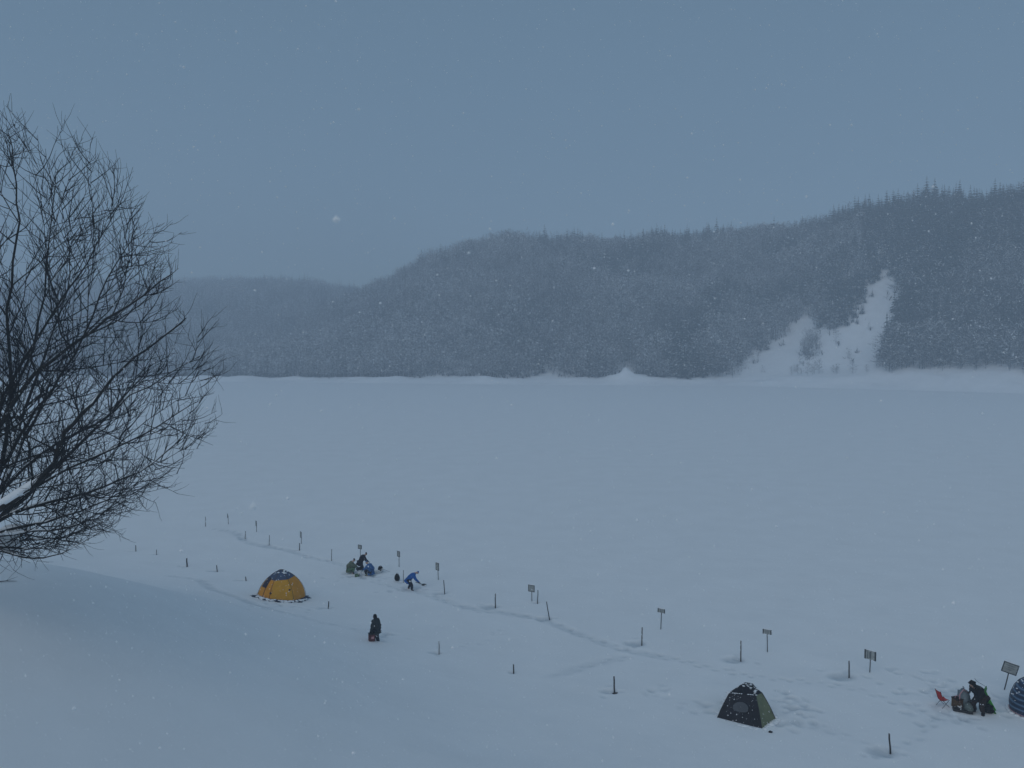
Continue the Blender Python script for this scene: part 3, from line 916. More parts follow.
# ------------------------------------------------------------------ tents
def yellow_tent():
    c = P(281.5, 597.5)
    root = empty('dome_tent', c + Vector((0, 0, -.04)))
    tag(root, 'yellow dome tent with a slate blue top dusted with snow', 'tent', 'tents')
    Rr, H = 1.51, 1.88
    NG = 6; rot = R(17)
    def pt(th, t, off=0):     # t 0 foot .. 1 apex
        a = math.pi / 2 * t
        cr = max(0, math.cos(a)) ** 1.45; z = H * math.sin(a)
        seg = 2 * math.pi / NG; q = ((th - rot) % seg) - seg / 2
        poly = math.cos(seg / 2) / math.cos(q)
        r = Rr * (.55 * poly + .45) * cr
        r += -.035 * math.sin(math.pi * t) * (math.cos(q * NG) * .5 + .5)
        return Vector(((r + off) * math.cos(th), (r + off) * math.sin(th), z + off * .4 * t))
    NT, NP = 18, 72
    def patch(name, m, t0, t1, th0, th1, off, parent, nt=8, np_=24, flip=None):
        b = MB(); vs = []; fs = []
        for i in range(nt + 1):
            for j in range(np_ + 1):
                vs.append(pt(th0 + (th1 - th0) * j / np_, t0 + (t1 - t0) * i / nt, off))
        for i in range(nt):
            for j in range(np_):
                k = i * (np_ + 1) + j
                fs.append((k, k + 1, k + np_ + 2, k + np_ + 1))
        b.add(vs, fs); return b.build(name, m, parent)
    TC = .56
    body = MB(); vs = []; fs = []
    for i in range(NT + 1):
        for j in range(NP): vs.append(pt(2 * math.pi * j / NP, TC * i / NT))
    for i in range(NT):
        for j in range(NP):
            fs.append((i * NP + j, i * NP + (j + 1) % NP, (i + 1) * NP + (j + 1) % NP, (i + 1) * NP + j))
    mi = []
    body.add(vs, fs)
    for n in range(len(fs)):
        th = 2 * math.pi * (n % NP) / NP
        body.m[n] = 1 if int(((th - rot) % (2 * math.pi)) / (2 * math.pi / NG)) % 2 else 0
    body.build('canopy', [M['tent_yellow'], M['tent_orange']], root)
    patch('roof_panel', M['tent_slate'], TC - .02, 1.0, 0, 2 * math.pi, .012, root, 10, 72)
    for k in range(NG):
        th = rot + 2 * math.pi * k / NG
        b = MB(); b.tube([pt(th, t, .015) for t in np.linspace(0, 1, 14)], .012, 6); b.build('tent_pole', M['brown'], root)
    wn = patch('window_panel', M['tent_plum'], .33, .58, R(203), R(232), .018, root, 6, 10)
    # door seam
    b = MB(); b.tube([pt(R(229), t, .012) for t in np.linspace(.02, .42, 9)], .016, 5); b.build('door_zip', M['tent_plum'], root)
    for th, t in ((258, .26), (311, .30)):
        b = MB(); b.blob(pt(R(th), t, .02), (.07, .05, .06), th, .1, 8); b.build('vent', M['tent_plum'], root)
    # snow stuck on cloth
    s = MB(); g = random.Random(3)
    for k in range(26):
        p = pt(R(g.uniform(180, 360)), g.uniform(.15, .7), .01)
        r = g.uniform(.012, .035); s.blob(p, (r, r, r), k, .2, 6)
    for k in range(7):
        th = g.uniform(0, 360); p = pt(R(th), g.uniform(.7, .95), .015); r = g.uniform(.04, .10); s.blob(p, (r, r, .025), k + 50, .3, 9)
    s.blob(pt(R(320), .74, .02), (.12, .10, .03), 90, .25, 12)
    s.build('snow_cover', M['snow_lump'], root)['kind'] = 'stuff'
    # skirt lying out on the snow, weighed down with snow
    sk = MB(); vs = []; fs = []
    n = 60; g = random.Random(9)
    wob = [g.uniform(-.1, .12) for _ in range(n)]
    for i, rr in enumerate((0, .5, 1)):
        for j in range(n):
            th = 2 * math.pi * j / n
            p = pt(th, 0) * (1 + rr * (.22 + wob[j])); p.z = gz(p.x + c.x, p.y + c.y) - c.z + .09 * (1 - rr) + .07 + rr * .05 * math.sin(j * 1.7)
            vs.append(p)
    for i in range(2):
        for j in range(n): fs.append((i * n + j, (i + 1) * n + j, (i + 1) * n + (j + 1) % n, i * n + (j + 1) % n))
    sk.add(vs, fs); sk.build('skirt', M['tent_navy'], root)
    s = MB()
    for k in range(26):
        th = R(180 + 180 * (k + g.random()) / 26); p = pt(th, 0) * g.uniform(1.05, 1.12); p.z = gz(p.x + c.x, p.y + c.y) - c.z + .09
        s.blob(p, (g.uniform(.12, .24), g.uniform(.08, .15), g.uniform(.05, .09)), k, .25, 9)
    s.build('snow_weight', M['snow_lump'], root)['kind'] = 'stuff'
    for th in (352, 187):
        p = pt(R(th), 0); q = p * 1.36; q.z = .10
        b = MB(); b.tube([p + Vector((0, 0, .05)), p.lerp(q, .5) + Vector((0, 0, .03)), q + Vector((0, 0, .05))], [.07, .05, .05], 6, sq=.4); b.build('corner_flap', M['tent_navy'], root)
yellow_tent()

def black_tent():
    corners = [P0(716.4, 718.4), P0(762.3, 729.3), P0(776.0, 719.5)]
    corners += [(12.0, 35.2), (10.8, 35.7)]
    cx = sum(c[0] for c in corners) / 5; cy = sum(c[1] for c in corners) / 5
    cz = gz(cx, cy) - .05
    root = empty('pop_up_tent', (cx, cy, cz))
    tag(root, 'black and olive peaked tent with a grey window in front, roof dusted with snow', 'tent', 'tents')
    n = 5
    foot = [Vector((a - cx, b - cy, 0)) for a, b in corners]
    ap = Vector((at(745, 683, cy).x - cx, 0, at(745, 683, cy).z - cz))
    sh = []
    for (qx, qy), yy in (((729.6, 693.0), cy - .28), ((755.8, 695.4), cy - .66), ((762.0, 693.0), cy - .30)):
        q = at(qx, qy, yy); sh.append(Vector((q.x - cx, q.y - cy, q.z - cz)))
    sh.append(Vector((.38, .62, sh[0].z))); sh.append(Vector((-.05, .50, sh[0].z)))
    def edge(i, t):
        a, b = foot[i], sh[i]; p = a.lerp(b, t)
        o = Vector((p.x, p.y, 0)).normalized() * .045 * math.sin(math.pi * min(1, t)) * (1 if t < 1 else 0)
        return p + o
    def roofedge(i, t):
        p = sh[i].lerp(ap, t); p.z += .02 * math.sin(math.pi * t); return p
    names = ['front_panel', 'side_panel', 'back_panel', 'back_panel', 'side_panel']
    mm = [M['tent_black'], M['tent_olive'], M['tent_black'], M['tent_olive'], M['tent_olive']]
    for i in range(n):
        j = (i + 1) % n
        b = MB(); vs = []; fs = []; nu, nv = 10, 10
        for r_ in range(nv + 1):
            for c_ in range(nu + 1):
                p = edge(i, r_ / nv).lerp(edge(j, r_ / nv), c_ / nu)
                q = Vector((p.x, p.y, 0)).normalized()
                p -= q * .05 * math.sin(math.pi * c_ / nu) * math.sin(math.pi * r_ / nv) + q * .012 * vnoise(c_ * .7 + i * 9, r_ * .9, 5)
                vs.append(p)
        for r_ in range(nv):
            for c_ in range(nu):
                k = r_ * (nu + 1) + c_; fs.append((k, k + 1, k + nu + 2, k + nu + 1))
        b.add(vs, fs); w_ = b.build(names[i], mm[i], root)
        if i == 0:
            # window with a rim on the front panel
            wd = MB(); vs = []; m_ = 20
            def on(u, v): return edge(0, v).lerp(edge(1, v), u) + Vector((-.47, -.88, 0)).normalized() * .012
            ring = [on(.49 + .23 * math.cos(a) * 1.0, .60 + .17 * math.copysign(abs(math.sin(a)) ** (.6 if math.sin(a) < 0 else 1), math.sin(a))) for a in np.linspace(0, 2 * math.pi, m_, endpoint=False)]
            wd.add([on(.49, .60)] + ring, [(0, 1 + k, 1 + (k + 1) % m_) for k in range(m_)])
            wo_ = wd.build('window', M['tent_window'], root)
            rm = MB(); rm.tube(ring + [ring[0]], .016, 5); rm.build('window_rim', M['tent_black'], root)
            zp = MB(); zp.tube([on(.79, v) for v in np.linspace(.03, .95, 8)], .012, 5); zp.build('door_zip', M['pole'], root)
    rf = MB()
    for i in range(n):
        j = (i + 1) % n; vs = []; fs = []; nv = 6; nu = 6
        for r_ in range(nv + 1):
            for c_ in range(nu + 1):
                p = roofedge(i, r_ / nv).lerp(roofedge(j, r_ / nv), c_ / nu); p.z -= .03 * math.sin(math.pi * c_ / nu) * (1 - r_ / nv); vs.append(p)
        for r_ in range(nv):
            for c_ in range(nu):
                k = r_ * (nu + 1) + c_; fs.append((k, k + 1, k + nu + 2, k + nu + 1))
        rf.add(vs, fs)
    rf.build('roof_panel', M['tent_black'], root)
    for i in range(n):
        b = MB(); b.tube([edge(i, t) * 1.004 for t in np.linspace(0, 1, 9)] + [roofedge(i, t) + Vector((0, 0, .012)) for t in np.linspace(.1, 1, 6)], .017, 6)
        b.build('tent_pole', M['pole'], root)
    g = random.Random(4); s = MB()
    for k in range(9):
        i = g.randrange(5); a, b_ = g.random(), g.random() * .75
        p = roofedge(i, b_).lerp(roofedge((i + 1) % n, b_), a) + Vector((0, 0, .01)); s.blob(p, (g.uniform(.03, .11), g.uniform(.03, .08), .014), k, .35, 8)
    for i in range(3):
        for t in np.linspace(.0, .9, 9):
            if g.random() < .5: s.blob(roofedge(i, t) + Vector((g.uniform(-.02, .02), g.uniform(-.02, .02), .022)), (.05, .04, .012), g.randrange(99), .3, 7)
    for t in np.linspace(.03, .97, 12):
        if g.random() < .75: s.blob(roofedge(0, .0).lerp(roofedge(1, .0), t) + Vector((0, -.01, .02)), (.05, .03, .015), g.randrange(99), .3, 7)
    for k in range(30):
        i = 0 if g.random() < .75 else 1
        u, v = g.random(), g.uniform(.05, .95); p = edge(i, v).lerp(edge(i + 1, v), u)
        q = Vector((p.x, p.y, 0)).normalized(); r = g.uniform(.008, .022); s.blob(p - q * .02 + q * .0, (r, r, r), k, .2, 6)
    s.build('snow_cover', M['snow_lump'], root)['kind'] = 'stuff'
    s = MB()
    for i in range(n):
        for t in np.linspace(0, 1, 9)[:-1]:
            p = foot[i].lerp(foot[(i + 1) % n], t) * 1.05; p.z = .04
            s.blob(p, (g.uniform(.12, .24), g.uniform(.10, .2), g.uniform(.05, .1)), g.randrange(999), .25, 9)
    s.build('snow_weight', M['snow_lump'], root)['kind'] = 'stuff'
black_tent()
p = P(770.5, 733)
m = MB(); m.blob((0, 0, .03), (.09, .06, .05), 3, .25, 8); m.tube([(-.05, 0, .05), (.10, .03, .02)], .02, 5)
tag(m.build('tent_peg', M['pole'], None, True, p), 'small dark peg lying on the snow below the right foot of black tent', 'peg')

def blue_tent():
    c = P(1037, 713)
    root = empty('dome_tent', c + Vector((0, 0, -.05)))
    tag(root, 'blue horizontally striped dome tent cut off at the right edge', 'tent', 'tents')
    Rr, H = 1.16, 1.72
    b = MB(); NT, NP = 22, 48; vs = []; fs = []
    g = random.Random(1)
    def pt(th, t, off=0):
        a = math.pi / 2 * t; r = Rr * math.cos(a) ** .8 * (1 + .03 * math.cos(4 * th)) + .012 * math.sin(t * 46 + .8 * math.sin(th * 2)) * (1 - t)
        if t < .12: r *= 1 - .10 * (1 - t / .12)
        return Vector(((r + off) * math.cos(th), (r + off) * math.sin(th), H * math.sin(a)))
    for i in range(NT + 1):
        for j in range(NP): vs.append(pt(2 * math.pi * j / NP, i / NT))
    for i in range(NT):
        for j in range(NP): fs.append((i * NP + j, i * NP + (j + 1) % NP, (i + 1) * NP + (j + 1) % NP, (i + 1) * NP + j))
    b.add(vs, fs); b.build('canopy', M['tent_blue'], root)
    for k in range(4):
        th = R(45 + 90 * k)
        q = MB(); q.tube([pt(th, t, .02) for t in np.linspace(0, .98, 14)], .013, 6); q.build('tent_pole', M['pole'], root)
    q = MB(); q.tube([pt(th, .05, .02) for th in np.linspace(0, 2 * math.pi, 40)], .016, 5); q.build('hem', M['pink'], root)
    s = MB()
    for k in range(30):
        p = pt(R(g.uniform(150, 300)), g.uniform(.1, .8), .01); r = g.uniform(.01, .03); s.blob(p, (r * 2, r * 2, r * .8), k, .2, 6)
    for k in range(28):
        th = 2 * math.pi * k / 28; p = pt(th, 0) * 1.06; p.z = .03; s.blob(p, (g.uniform(.12, .22), .14, .07), k + 40, .25, 9)
    s.build('snow_cover', M['snow_lump'], root)['kind'] = 'stuff'
blue_tent()

# ------------------------------------------------------------------ people
def skin_mesh(name, verts, edges, radii, root=0, sub=1):
    me = bpy.data.meshes.new(name)
    me.from_pydata([tuple(v) for v in verts], edges, [])
    o = bpy.data.objects.new('tmp_skin', me); COL.objects.link(o)
    o.modifiers.new('skin', 'SKIN')
    sv = me.skin_vertices[0].data if me.skin_vertices else None
    if sv is None:
        bpy.context.view_layer.objects.active = o
        o.select_set(True); bpy.ops.mesh.customdata_skin_add(); sv = me.skin_vertices[0].data
    for i, r in enumerate(radii):
        sv[i].radius = (r, r) if not hasattr(r, '__len__') else r
        sv[i].use_root = (i == root)
    s = o.modifiers.new('sub', 'SUBSURF'); s.levels = sub; s.render_levels = sub
    dg = bpy.context.evaluated_depsgraph_get()
    out = bpy.data.meshes.new_from_object(o.evaluated_get(dg))
    out.name = name
    bpy.data.objects.remove(o); bpy.data.meshes.remove(me)
    out.materials.clear()
    out.polygons.foreach_set('use_smooth', [True] * len(out.polygons))
    return out

def person(J, loc, yaw, label, jacket, trousers, boots, hat, group=None, hood=False, coat=False):
    """J: joints in metres, facing +y"""
    root = empty('person', loc, yaw)
    tag(root, label, 'person', group)
    J = {k: Vector(v) for k, v in J.items()}
    order = []; rad = []; edges = []; ix = {}
    def v(name, p, r, frm=None):
        ix[name] = len(order); order.append(p); rad.append(r)
        if frm is not None: edges.append((ix[frm], ix[name]))
    v('pelvis', J['pelvis'], .125)
    v('spine', J['spine'], .12, 'pelvis'); v('chest', J['chest'], .135, 'spine'); v('neck', J['neck'], .06, 'chest')
    up = (J['crown'] - J['neck']).normalized()
    v('jaw', J['neck'].lerp(J['head'], .65), .075, 'neck'); v('head', J['head'], .098, 'jaw'); v('crown', J['crown'], .07, 'head')
    fwd = J['face'].normalized()
    v('nose', J['head'] + fwd * .115 - up * .01, .016, 'head')
    for s in ('l', 'r'):
        sg = -1 if s == 'l' else 1
        v('sh' + s, J['sh' + s], .075, 'chest'); v('el' + s, J['el' + s], .05, 'sh' + s); v('wr' + s, J['wr' + s], .034, 'el' + s)
        d = (J['wr' + s] - J['el' + s]).normalized()
        palm = J['wr' + s] + d * .075
        v('pa' + s, palm, (.038, .022), 'wr' + s)
        a = d.cross(Vector((0, 0, 1)));  a = a.normalized() if a.length > .05 else Vector((1, 0, 0)); b = a.cross(d)
        for k, (o_, l_) in enumerate(((-.030, .055), (-.010, .066), (.011, .062), (.030, .048))):
            q = palm + a * o_ + d * .035
            v('f%d%s' % (k, s), q, .0095, 'pa' + s); v('g%d%s' % (k, s), q + d * l_ * .6 - b * .010, .0085, 'f%d%s' % (k, s)); v('h%d%s' % (k, s), q + d * l_ * .85 - b * .035, .007, 'g%d%s' % (k, s))
        q = J['wr' + s] + d * .05 - a * sg * .045
        v('t' + s, q, .011, 'pa' + s); v('u' + s, q + d * .045 - a * sg * .012, .009, 't' + s)
        v('hi' + s, J['hi' + s], .10, 'pelvis'); v('kn' + s, J['kn' + s], .065, 'hi' + s); v('an' + s, J['an' + s], .045, 'kn' + s)
        v('to' + s, J['to' + s], .035, 'an' + s)
    body = skin_mesh('body', order, edges, rad)
    body.materials.append(M['skin']); body.materials.append(M['glove'])
    hands = [J['wrl'], J['wrr']]
    for p in body.polygons:
        if min((p.center - h).length for h in hands) < .19: p.material_index = 1
    link('body', body, None, root)
    # clothing
    jv = [J['pelvis'] - (J['spine'] - J['pelvis']) * (.5 if coat else .15), J['pelvis'], J['spine'], J['chest'], J['neck'].lerp(J['chest'], .25)]
    je = [(0, 1), (1, 2), (2, 3), (3, 4)]; jr = [.225 if coat else .20, .215, .215, .22, .12]
    for s in ('l', 'r'):
        n = len(jv); jv += [J['sh' + s], J['el' + s], J['wr' + s]]; je += [(3, n), (n, n + 1), (n + 1, n + 2)]; jr += [.135, .10, .075]
    link('jacket', skin_mesh('jacket', jv, je, jr, 1), jacket, root)
    tv = [J['pelvis']]; te = []; tr_ = [.185]
    for s in ('l', 'r'):
        n = len(tv); k2 = J['kn' + s].lerp(J['an' + s], .8); tv += [J['hi' + s], J['kn' + s], k2]; te += [(0, n), (n, n + 1), (n + 1, n + 2)]; tr_ += [.15, .115, .09]
    link('trousers', skin_mesh('trousers', tv, te, tr_, 0), trousers, root)
    for s in ('l', 'r'):
        d = (J['an' + s] - J['kn' + s]).normalized()
        link('boot', skin_mesh('boot', [J['an' + s] - d * .16, J['an' + s], J['to' + s]], [(0, 1), (1, 2)], [.078, .075, .058], 1), boots, root)
    hb = J['head'] - fwd * .03
    if hood:
        link('hood', skin_mesh('hood', [J['neck'] - fwd * .03, hb, J['crown'] - fwd * .02 + up * .05], [(0, 1), (1, 2)], [.108, .112, .045], 1), hat, root)
    else:
        link('knit_hat', skin_mesh('knit_hat', [J['head'] + up * .035 - fwd * .012, J['crown'] - fwd * .005 + up * .02, J['crown'] + up * .05], [(0, 1), (1, 2)], [.108, .088, .03], 0), hat, root)
    sd = fwd.cross(up).normalized()
    for sg in (-1, 1):
        e = MB(); e.blob(J['head'] + fwd * .097 + sd * .033 * sg + up * .012, (.012, .012, .010), 1, 0, 8); e.build('eye', M['hair'], root)
    e = MB(); e.blob(J['head'] + fwd * .088 - up * .048, (.022, .012, .006) if abs(fwd.y) > .7 else (.012, .022, .006), 1, 0, 8); e.build('mouth', M['brown_cloth'], root)
    return root

def pose_stand():
    return dict(pelvis=(0, 0, .90), spine=(0, .0, 1.1), chest=(0, .03, 1.31), neck=(0, .05, 1.46), head=(0, .085, 1.59), crown=(0, .08, 1.69), face=(0, 1, -.25),
                shl=(-.19, .03, 1.37), shr=(.19, .03, 1.37), ell=(-.27, .02, 1.10), elr=(.26, -.02, 1.1), wrl=(-.25, .16, .86), wrr=(.23, .14, .90),
                hil=(-.09, 0, .86), hir=(.09, 0, .86), knl=(-.11, .10, .48), knr=(.10, .02, .47), anl=(-.11, .06, .09), anr=(.11, -.12, .10), tol=(-.12, .22, .05), tor=(.12, .04, .04))
def pose_bent():
    return dict(pelvis=(0, -.08, .78), spine=(0, .06, .98), chest=(0, .25, 1.14), neck=(0, .42, 1.24), head=(0, .55, 1.27), crown=(0, .63, 1.32), face=(0, .75, -.65),
                shl=(-.19, .30, 1.12), shr=(.19, .30, 1.12), ell=(-.25, .38, .84), elr=(.24, .42, .84), wrl=(-.10, .60, .60), wrr=(.11, .66, .62),
                hil=(-.10, -.06, .74), hir=(.10, -.06, .74), knl=(-.19, .12, .44), knr=(.20, .16, .46), anl=(-.24, -.10, .09), anr=(.26, .14, .09), tol=(-.27, .06, .05), tor=(.30, .30, .05))
def pose_crouch():
    return dict(pelvis=(0, -.18, .36), spine=(0, -.16, .56), chest=(0, -.02, .78), neck=(0, .10, .92), head=(0, .19, 1.01), crown=(0, .22, 1.11), face=(0, .9, -.45),
                shl=(-.19, .0, .82), shr=(.19, .0, .82), ell=(-.25, .2, .60), elr=(.25, .2, .60), wrl=(-.13, .42, .48), wrr=(.13, .42, .50),
                hil=(-.10, -.16, .36), hir=(.10, -.16, .36), knl=(-.20, .26, .50), knr=(.20, .24, .48), anl=(-.18, .06, .09), anr=(.19, .04, .09), tol=(-.2, .22, .05), tor=(.21, .2, .05))
def pose_kneel():
    return dict(pelvis=(0, 0, .55), spine=(0, .10, .76), chest=(0, .26, .96), neck=(0, .38, 1.08), head=(0, .47, 1.16), crown=(0, .51, 1.25), face=(0, .85, -.5),
                shl=(-.19, .27, .99), shr=(.19, .27, .99), ell=(-.26, .42, .74), elr=(.25, .42, .74), wrl=(-.13, .62, .58), wrr=(.13, .62, .60),
                hil=(-.10, .0, .54), hir=(.10, .0, .54), knl=(-.16, .24, .12), knr=(.17, .22, .12), anl=(-.15, -.16, .10), anr=(.16, -.18, .10), tol=(-.15, -.28, .05), tor=(.16, -.3, .05))
def pose_stoop():
    # on bent knees, leaning forward and looking down
    return dict(pelvis=(0, -.10, .80), spine=(0, .04, 1.0), chest=(0, .22, 1.2), neck=(0, .36, 1.34), head=(0, .46, 1.45), crown=(0, .50, 1.56), face=(0, .85, -.5),
                shl=(-.20, .22, 1.25), shr=(.20, .18, 1.25), ell=(-.28, .40, 1.0), elr=(.38, -.10, 1.12), wrl=(-.14, .60, .84), wrr=(.30, .16, .98),
                hil=(-.11, -.08, .77), hir=(.11, -.08, .77), knl=(-.20, .16, .44), knr=(.19, .14, .44), anl=(-.2, -.02, .10), anr=(.2, -.08, .10), tol=(-.22, .14, .05), tor=(.22, .1, .05))
def pose_sit():
    # seated low, leaning to look down to the side
    return dict(pelvis=(0, -.12, .40), spine=(0, -.02, .62), chest=(0, .14, .86), neck=(0, .25, 1.03), head=(0, .33, 1.15), crown=(0, .35, 1.26), face=(0, .9, -.5),
                shl=(-.20, .14, .92), shr=(.20, .14, .92), ell=(-.30, .24, .66), elr=(.28, .3, .64), wrl=(-.16, .5, .54), wrr=(.15, .52, .52),
                hil=(-.11, -.08, .38), hir=(.11, -.08, .38), knl=(-.20, .34, .46), knr=(.19, .36, .44), anl=(-.2, .42, .10), anr=(.2, .46, .09), tol=(-.22, .6, .05), tor=(.22, .64, .05))

q = P(376, 641)
person(pose_stand(), q + Vector((0, 0, -.26)), R(62), 'person in a dark hooded coat walking left through deep snow with a box', M['coat'], M['navy'], M['black_cloth'], M['black_cloth'], hood=True, coat=True)
c = empty('tackle_box', q + Vector((-.20, -.16, .02)), R(20))
tag(c, 'dark box with a reddish front carried low by the person in dark coat', 'box')
b = MB(); b.box((0, 0, .24), (.34, .26, .36)); b.build('body', M['red_box'], c, False)
b = MB(); b.box((0, 0, .45), (.36, .28, .05)); b.build('lid', M['black_plastic'], c, False)
b = MB(); b.tube([(-.12, 0, .46), (-.10, 0, .60), (.10, 0, .60), (.12, 0, .46)], .012, 6); b.build('handle', M['black_plastic'], c)
b = MB(); b.box((.03, -.135, .26), (.14, .012, .13)); b.build('label_patch', M['pink'], c, False)

q = P(409.5, 589)
person(pose_bent(), q + Vector((0, 0, -.10)), R(-78), 'person in a bright blue jacket bending over a hole in the ice', M['blue'], M['navy'], M['black_cloth'], M['blue'])
q = P(415.5, 583.5); q2 = P(424, 585.5)
m = MB(); m.tube([q + Vector((0, 0, .10)), q2 + Vector((0, 0, .05))], .02, 6)
t = m.build('ice_scoop', M['pole']); tag(t, 'dark long handled ice scoop lying in front of the person in bright blue', 'scoop')
b = MB(); b.blob(q2 + Vector((0, 0, .07)), (.18, .13, .06), 4, .1, 10); b.build('scoop_bowl', M['black_plastic'], t)

def backpack(p, yaw, label, mt, w_=.4, d_=.3, h_=.5, cat='bag'):
    r = empty('bag', p, yaw); tag(r, label, cat)
    b = MB(); b.blob((0, 0, h_ * .48), (w_ * .58, d_ * .6, h_ * .54), 5, .13, 14, flat=-h_ * .46); b.build('sack', mt, r)
    b = MB(); b.blob((0, -d_ * .55, h_ * .32), (w_ * .36, d_ * .22, h_ * .22), 6, .06, 10); b.build('pocket', mt, r)
    b = MB(); b.tube([(-.07, 0, h_ * .99), (-.06, 0, h_ * 1.13), (.06, 0, h_ * 1.13), (.07, 0, h_ * .99)], .012, 5); b.build('handle', M['black_cloth'], r)
    return r
backpack(P(397.2, 581), R(10), 'small black bag standing on the snow left of the person in bright blue', M['black_cloth'], .34, .28, .52)

G_AN = 'anglers crouching together beside a signboard'
person(pose_crouch(), P(351.5, 573.5, -.02), R(-75), 'person in an olive jacket crouching at left of the group, facing right', M['olive'], M['green_pale'], M['black_cloth'], M['black_cloth'], G_AN)
person(pose_kneel(), P(360.0, 571.3, .10), R(-62), 'person in dark clothes and hat rising highest in the crouching group', M['dark_cloth'], M['dark_cloth'], M['black_cloth'], M['black_cloth'], G_AN)
person(pose_crouch(), P(369, 575.2, -.02), R(70), 'person in a pale blue jacket crouching at right of the group with back turned', M['blue_pale'], M['navy'], M['green_pale'], M['blue_pale'], G_AN)
def bucket(p, label, mt, r0=.13, r1=.16, h=.3):
    t = empty('bucket', p); tag(t, label, 'bucket')
    b = MB(); vs = []; n = 16
    for z, r in ((0, r0), (h, r1), (h, r1 - .012), (.02, r0 - .012)):
        vs += [(r * math.cos(2 * math.pi * k / n), r * math.sin(2 * math.pi * k / n), z) for k in range(n)]
    fs = [(i * n + k, i * n + (k + 1) % n, (i + 1) * n + (k + 1) % n, (i + 1) * n + k) for i in range(3) for k in range(n)] + [tuple(range(n))[::-1], tuple(range(3 * n, 4 * n))]
    b.add(vs, fs); b.build('tub', mt, t)
    b = MB(); b.tube([(r1 * math.cos(a), .02, h + .10 * math.sin(a)) for a in np.linspace(0, math.pi, 9)], .007, 5); b.build('handle', M['metal'], t)
bucket(P(359.6, 575.3), 'pale bucket on the snow in front of the crouching group', M['white_plastic'])
bucket(P(357.0, 576.2), 'green tub on the snow in front of the person in olive jacket', M['green_pale'], .16, .18, .2)

def sled(p, yaw, label, mt, L=1.0, W=.45):
    t = empty('sled', p, yaw); tag(t, label, 'sled')
    b = MB(); vs = []; fs = []; nu, nv = 12, 8
    for i in range(nu + 1):
        for j in range(nv + 1):
            u = i / nu * 2 - 1; v_ = j / nv * 2 - 1
            e = max(abs(u) ** 4, abs(v_) ** 4)
            vs.append((u * L / 2 * (1 + .05 * e), v_ * W / 2 * (1 - .25 * max(0, u) ** 3), .02 + .15 * e + .16 * max(0, u) ** 4))
    for i in range(nu):
        for j in range(nv): k = i * (nv + 1) + j; fs.append((k, k + nv + 1, k + nv + 2, k + 1))
    n = len(vs); vs += [(x * 1.01, y * 1.02, z - .02) for x, y, z in vs]; fs += [tuple(i + n for i in f[::-1]) for f in fs]
    b.add(vs, fs); b.build('tray', mt, t)
    b = MB(); b.tube([(L / 2, -.1, .3), (L / 2 + .2, -.05, .18), (L / 2 + .4, .02, .06), (L / 2 + .55, .0, .04)], .008, 5); b.build('tow_rope', M['black_cloth'], t)
    return t
sled(P(376.5, 573.2), R(18), 'white plastic sled lying right of the crouching group', M['white_plastic'], .95, .42)
backpack(P(380.5, 571.6, .04), R(30), 'dark round bag on the white sled right of the crouching group', M['black_cloth'], .36, .32, .36)

# group at the right edge
person(pose_stoop(), P(979, 713.5, -.05), R(112), 'person in a black hooded jacket stooping left beside a green sled', M['black_cloth'], M['brown_cloth'], M['black_cloth'], M['black_cloth'], hood=True, coat=True).scale = (1.12, 1.12, 1.04)
sled(P(986.0, 710.5, .42), 0, 'bright green plastic sled propped up behind the person in black', M['lime'], 1.15, .5).rotation_euler = (0, R(-62), R(150))
backpack(P(988.5, 713.0), R(30), 'black bag on the snow right of the green sled', M['black_cloth'], .5, .3, .42)
backpack(P(963.0, 706.5), R(80), 'rounded grey bag with pinkish strap standing left of person in black', M['grey_cloth'], .56, .46, .84)
b = MB(); q = P(961.2, 706.6); b.tube([q + Vector((-.22, -.2, .35)), q + Vector((-.2, -.2, .75)), q + Vector((.02, -.12, .93)), q + Vector((.26, -.1, .72))], .028, 6)
o = b.build('strap', M['pink'])
o.parent = [x for x in COL.objects if x.get('label', '').startswith('rounded grey bag')][0]
o.matrix_parent_inverse = Matrix.LocRotScale(o.parent.location, o.parent.rotation_euler, None).inverted()
c = empty('cooler_box', P(957.2, 707.0), R(12)); tag(c, 'small brown cooler box left of the rounded grey bag', 'box')
b = MB(); b.box((0, 0, .24), (.34, .34, .42)); b.build('body', M['brown'], c, False)
b = MB(); b.box((0, 0, .475), (.37, .37, .05)); b.build('lid', M['brown_cloth'], c, False)
b = MB(); b.tube([(-.14, 0, .49), (-.12, 0, .60), (.12, 0, .60), (.14, 0, .49)], .014, 6); b.build('handle', M['pink'], c)
bucket(P(959.5, 709.0), 'little white bucket in front of the brown cooler box', M['white_plastic'], .085, .10, .17)
m = MB(); q = P(962.5, 712.0)
m.box((0, 0, .05), (.8, .34, .07)); m.tube([(-.4, -.17, .09), (.4, -.17, .09)], .03, 6); m.tube([(-.4, .17, .09), (.4, .17, .09)], .03, 6)
o = m.build('mat', M['black_plastic'], None, False, q); o.rotation_euler = (0, 0, R(-24)); tag(o, 'dark flat mat on the snow in front of the grey bag', 'mat')
backpack(P(968.5, 711.5), R(-10), 'pale grey-green sack leaning at the feet of the person in black', M['grey_green'], .34, .3, .42)

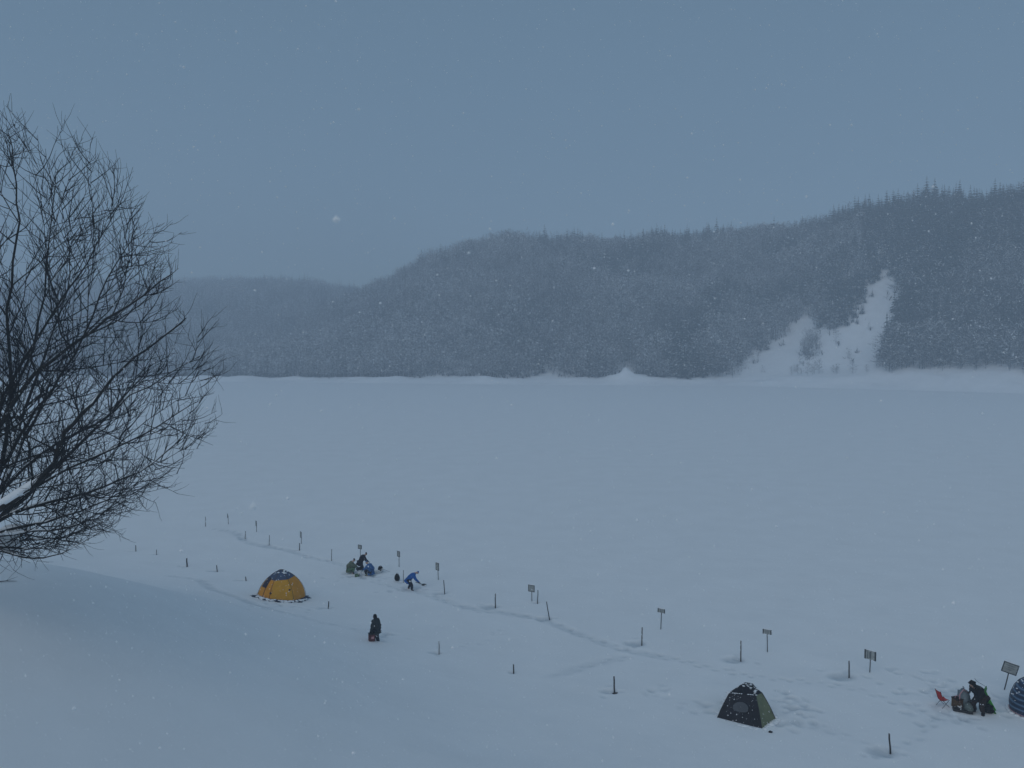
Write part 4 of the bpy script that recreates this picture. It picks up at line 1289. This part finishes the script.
def folding_chair():
    p = P(943.0, 706.3)
    t = empty('folding_chair', p + Vector((0, 0, -.02)), R(-78)); t.scale = (.7, .7, .82); tag(t, 'empty red folding chair standing left of the grey bag', 'chair')
    # local: seat faces +y
    def sheet(name, a, b_, c_, d_, sag, mt):
        bb = MB(); vs = []; fs = []; n = 6
        for i in range(n + 1):
            for j in range(n + 1):
                u, v_ = i / n, j / n
                p_ = a.lerp(b_, u).lerp(d_.lerp(c_, u), v_)
                p_ = p_ + Vector((0, -.3, -1)).normalized() * sag * math.sin(math.pi * u); vs.append(p_)
        for i in range(n):
            for j in range(n): k = i * (n + 1) + j; fs.append((k, k + 1, k + n + 2, k + n + 1))
        m_ = len(vs); vs += [v + Vector((0, .008, .014)) for v in vs]; fs += [tuple(i + m_ for i in f[::-1]) for f in fs]
        bb.add(vs, fs); bb.build(name, mt, t)
    V_ = Vector
    sheet('seat', V_((-.24, -.2, .40)), V_((.24, -.2, .40)), V_((.24, .24, .45)), V_((-.24, .24, .45)), .04, M['red'])
    sheet('backrest', V_((-.24, -.20, .43)), V_((.24, -.20, .43)), V_((.24, -.44, .97)), V_((-.24, -.44, .97)), .03, M['red'])
    for s in (-1, 1):
        b = MB(); b.tube([(s * .25, .30, .0), (s * .25, -.20, .41), ], .014, 6); b.build('leg', M['pole'], t)
        b = MB(); b.tube([(s * .265, -.30, .0), (s * .265, .25, .45)], .014, 6); b.build('leg', M['pole'], t)
        b = MB(); b.tube([(s * .25, -.18, .38), (s * .25, -.45, 1.0)], .014, 6); b.build('back_frame', M['pole'], t)
    b = MB(); b.tube([(-.25, .30, .02), (.25, .30, .02)], .012, 6); b.build('crossbar', M['metal'], t)
folding_chair()

# ------------------------------------------------------------------ falling snow
def flakes():
    g = np.random.default_rng(23)
    n = 52000
    y = 2.6 + 23 * g.random(n) ** .75
    y[:120] = g.uniform(.8, 3.0, 120)
    x = (g.random(n) - .5) * 2 * (.85 * y + 3)
    z = CAM_Z + (g.random(n) - .42) * 2 * (.62 * y + 1.5)
    ok = z > ground0(x, y) + .2
    x, y, z = x[ok], y[ok], z[ok]; n = len(x)
    big = (x, y, z)
    s = g.uniform(.0024, .0062, n) * np.where(g.random(n) < .03, 1.6, 1.0)
    s[:120] *= 1.1
    octa = np.array([(1, 0, 0), (-1, 0, 0), (0, 1, 0), (0, -1, 0), (0, 0, 1), (0, 0, -1)], float)
    F_ = np.array([(0, 2, 4), (2, 1, 4), (1, 3, 4), (3, 0, 4), (2, 0, 5), (1, 2, 5), (3, 1, 5), (0, 3, 5)])
    V = octa[None] * g.uniform(.8, 1.2, (n, 6, 1)) * s[:, None, None]
    V = V + g.uniform(-.15, .15, (n, 6, 3)) * s[:, None, None]
    V = V + np.stack([x, y, z], -1)[:, None]
    T = F_[None] + (np.arange(n) * 6)[:, None, None]
    o = link('falling_snow', tri_mesh('falling_snow', V.reshape(-1, 3), T.reshape(-1, 3)), M['flake'])
    tag(o, 'white snowflakes falling through the air over the lake', 'snowfall', kind='stuff')
flakes()

# ------------------------------------------------------------------ haze
hz = bpy.data.materials.new('haze'); hz.use_nodes = True
t = hz.node_tree; t.nodes.clear()
ho = t.nodes.new('ShaderNodeOutputMaterial'); pv = t.nodes.new('ShaderNodeVolumePrincipled')
pv.inputs['Color'].default_value = (.80, .895, 1.0, 1)
pv.inputs['Density'].default_value = .0015
pv.inputs['Anisotropy'].default_value = 0.0
t.links.new(pv.outputs[0], ho.inputs['Volume'])
m = MB(); m.box((0, 525, 90), (1900, 1250, 185))
o = m.build('haze', hz, None, False)
tag(o, 'pale snowy haze filling the air over the lake', 'haze', kind='stuff')
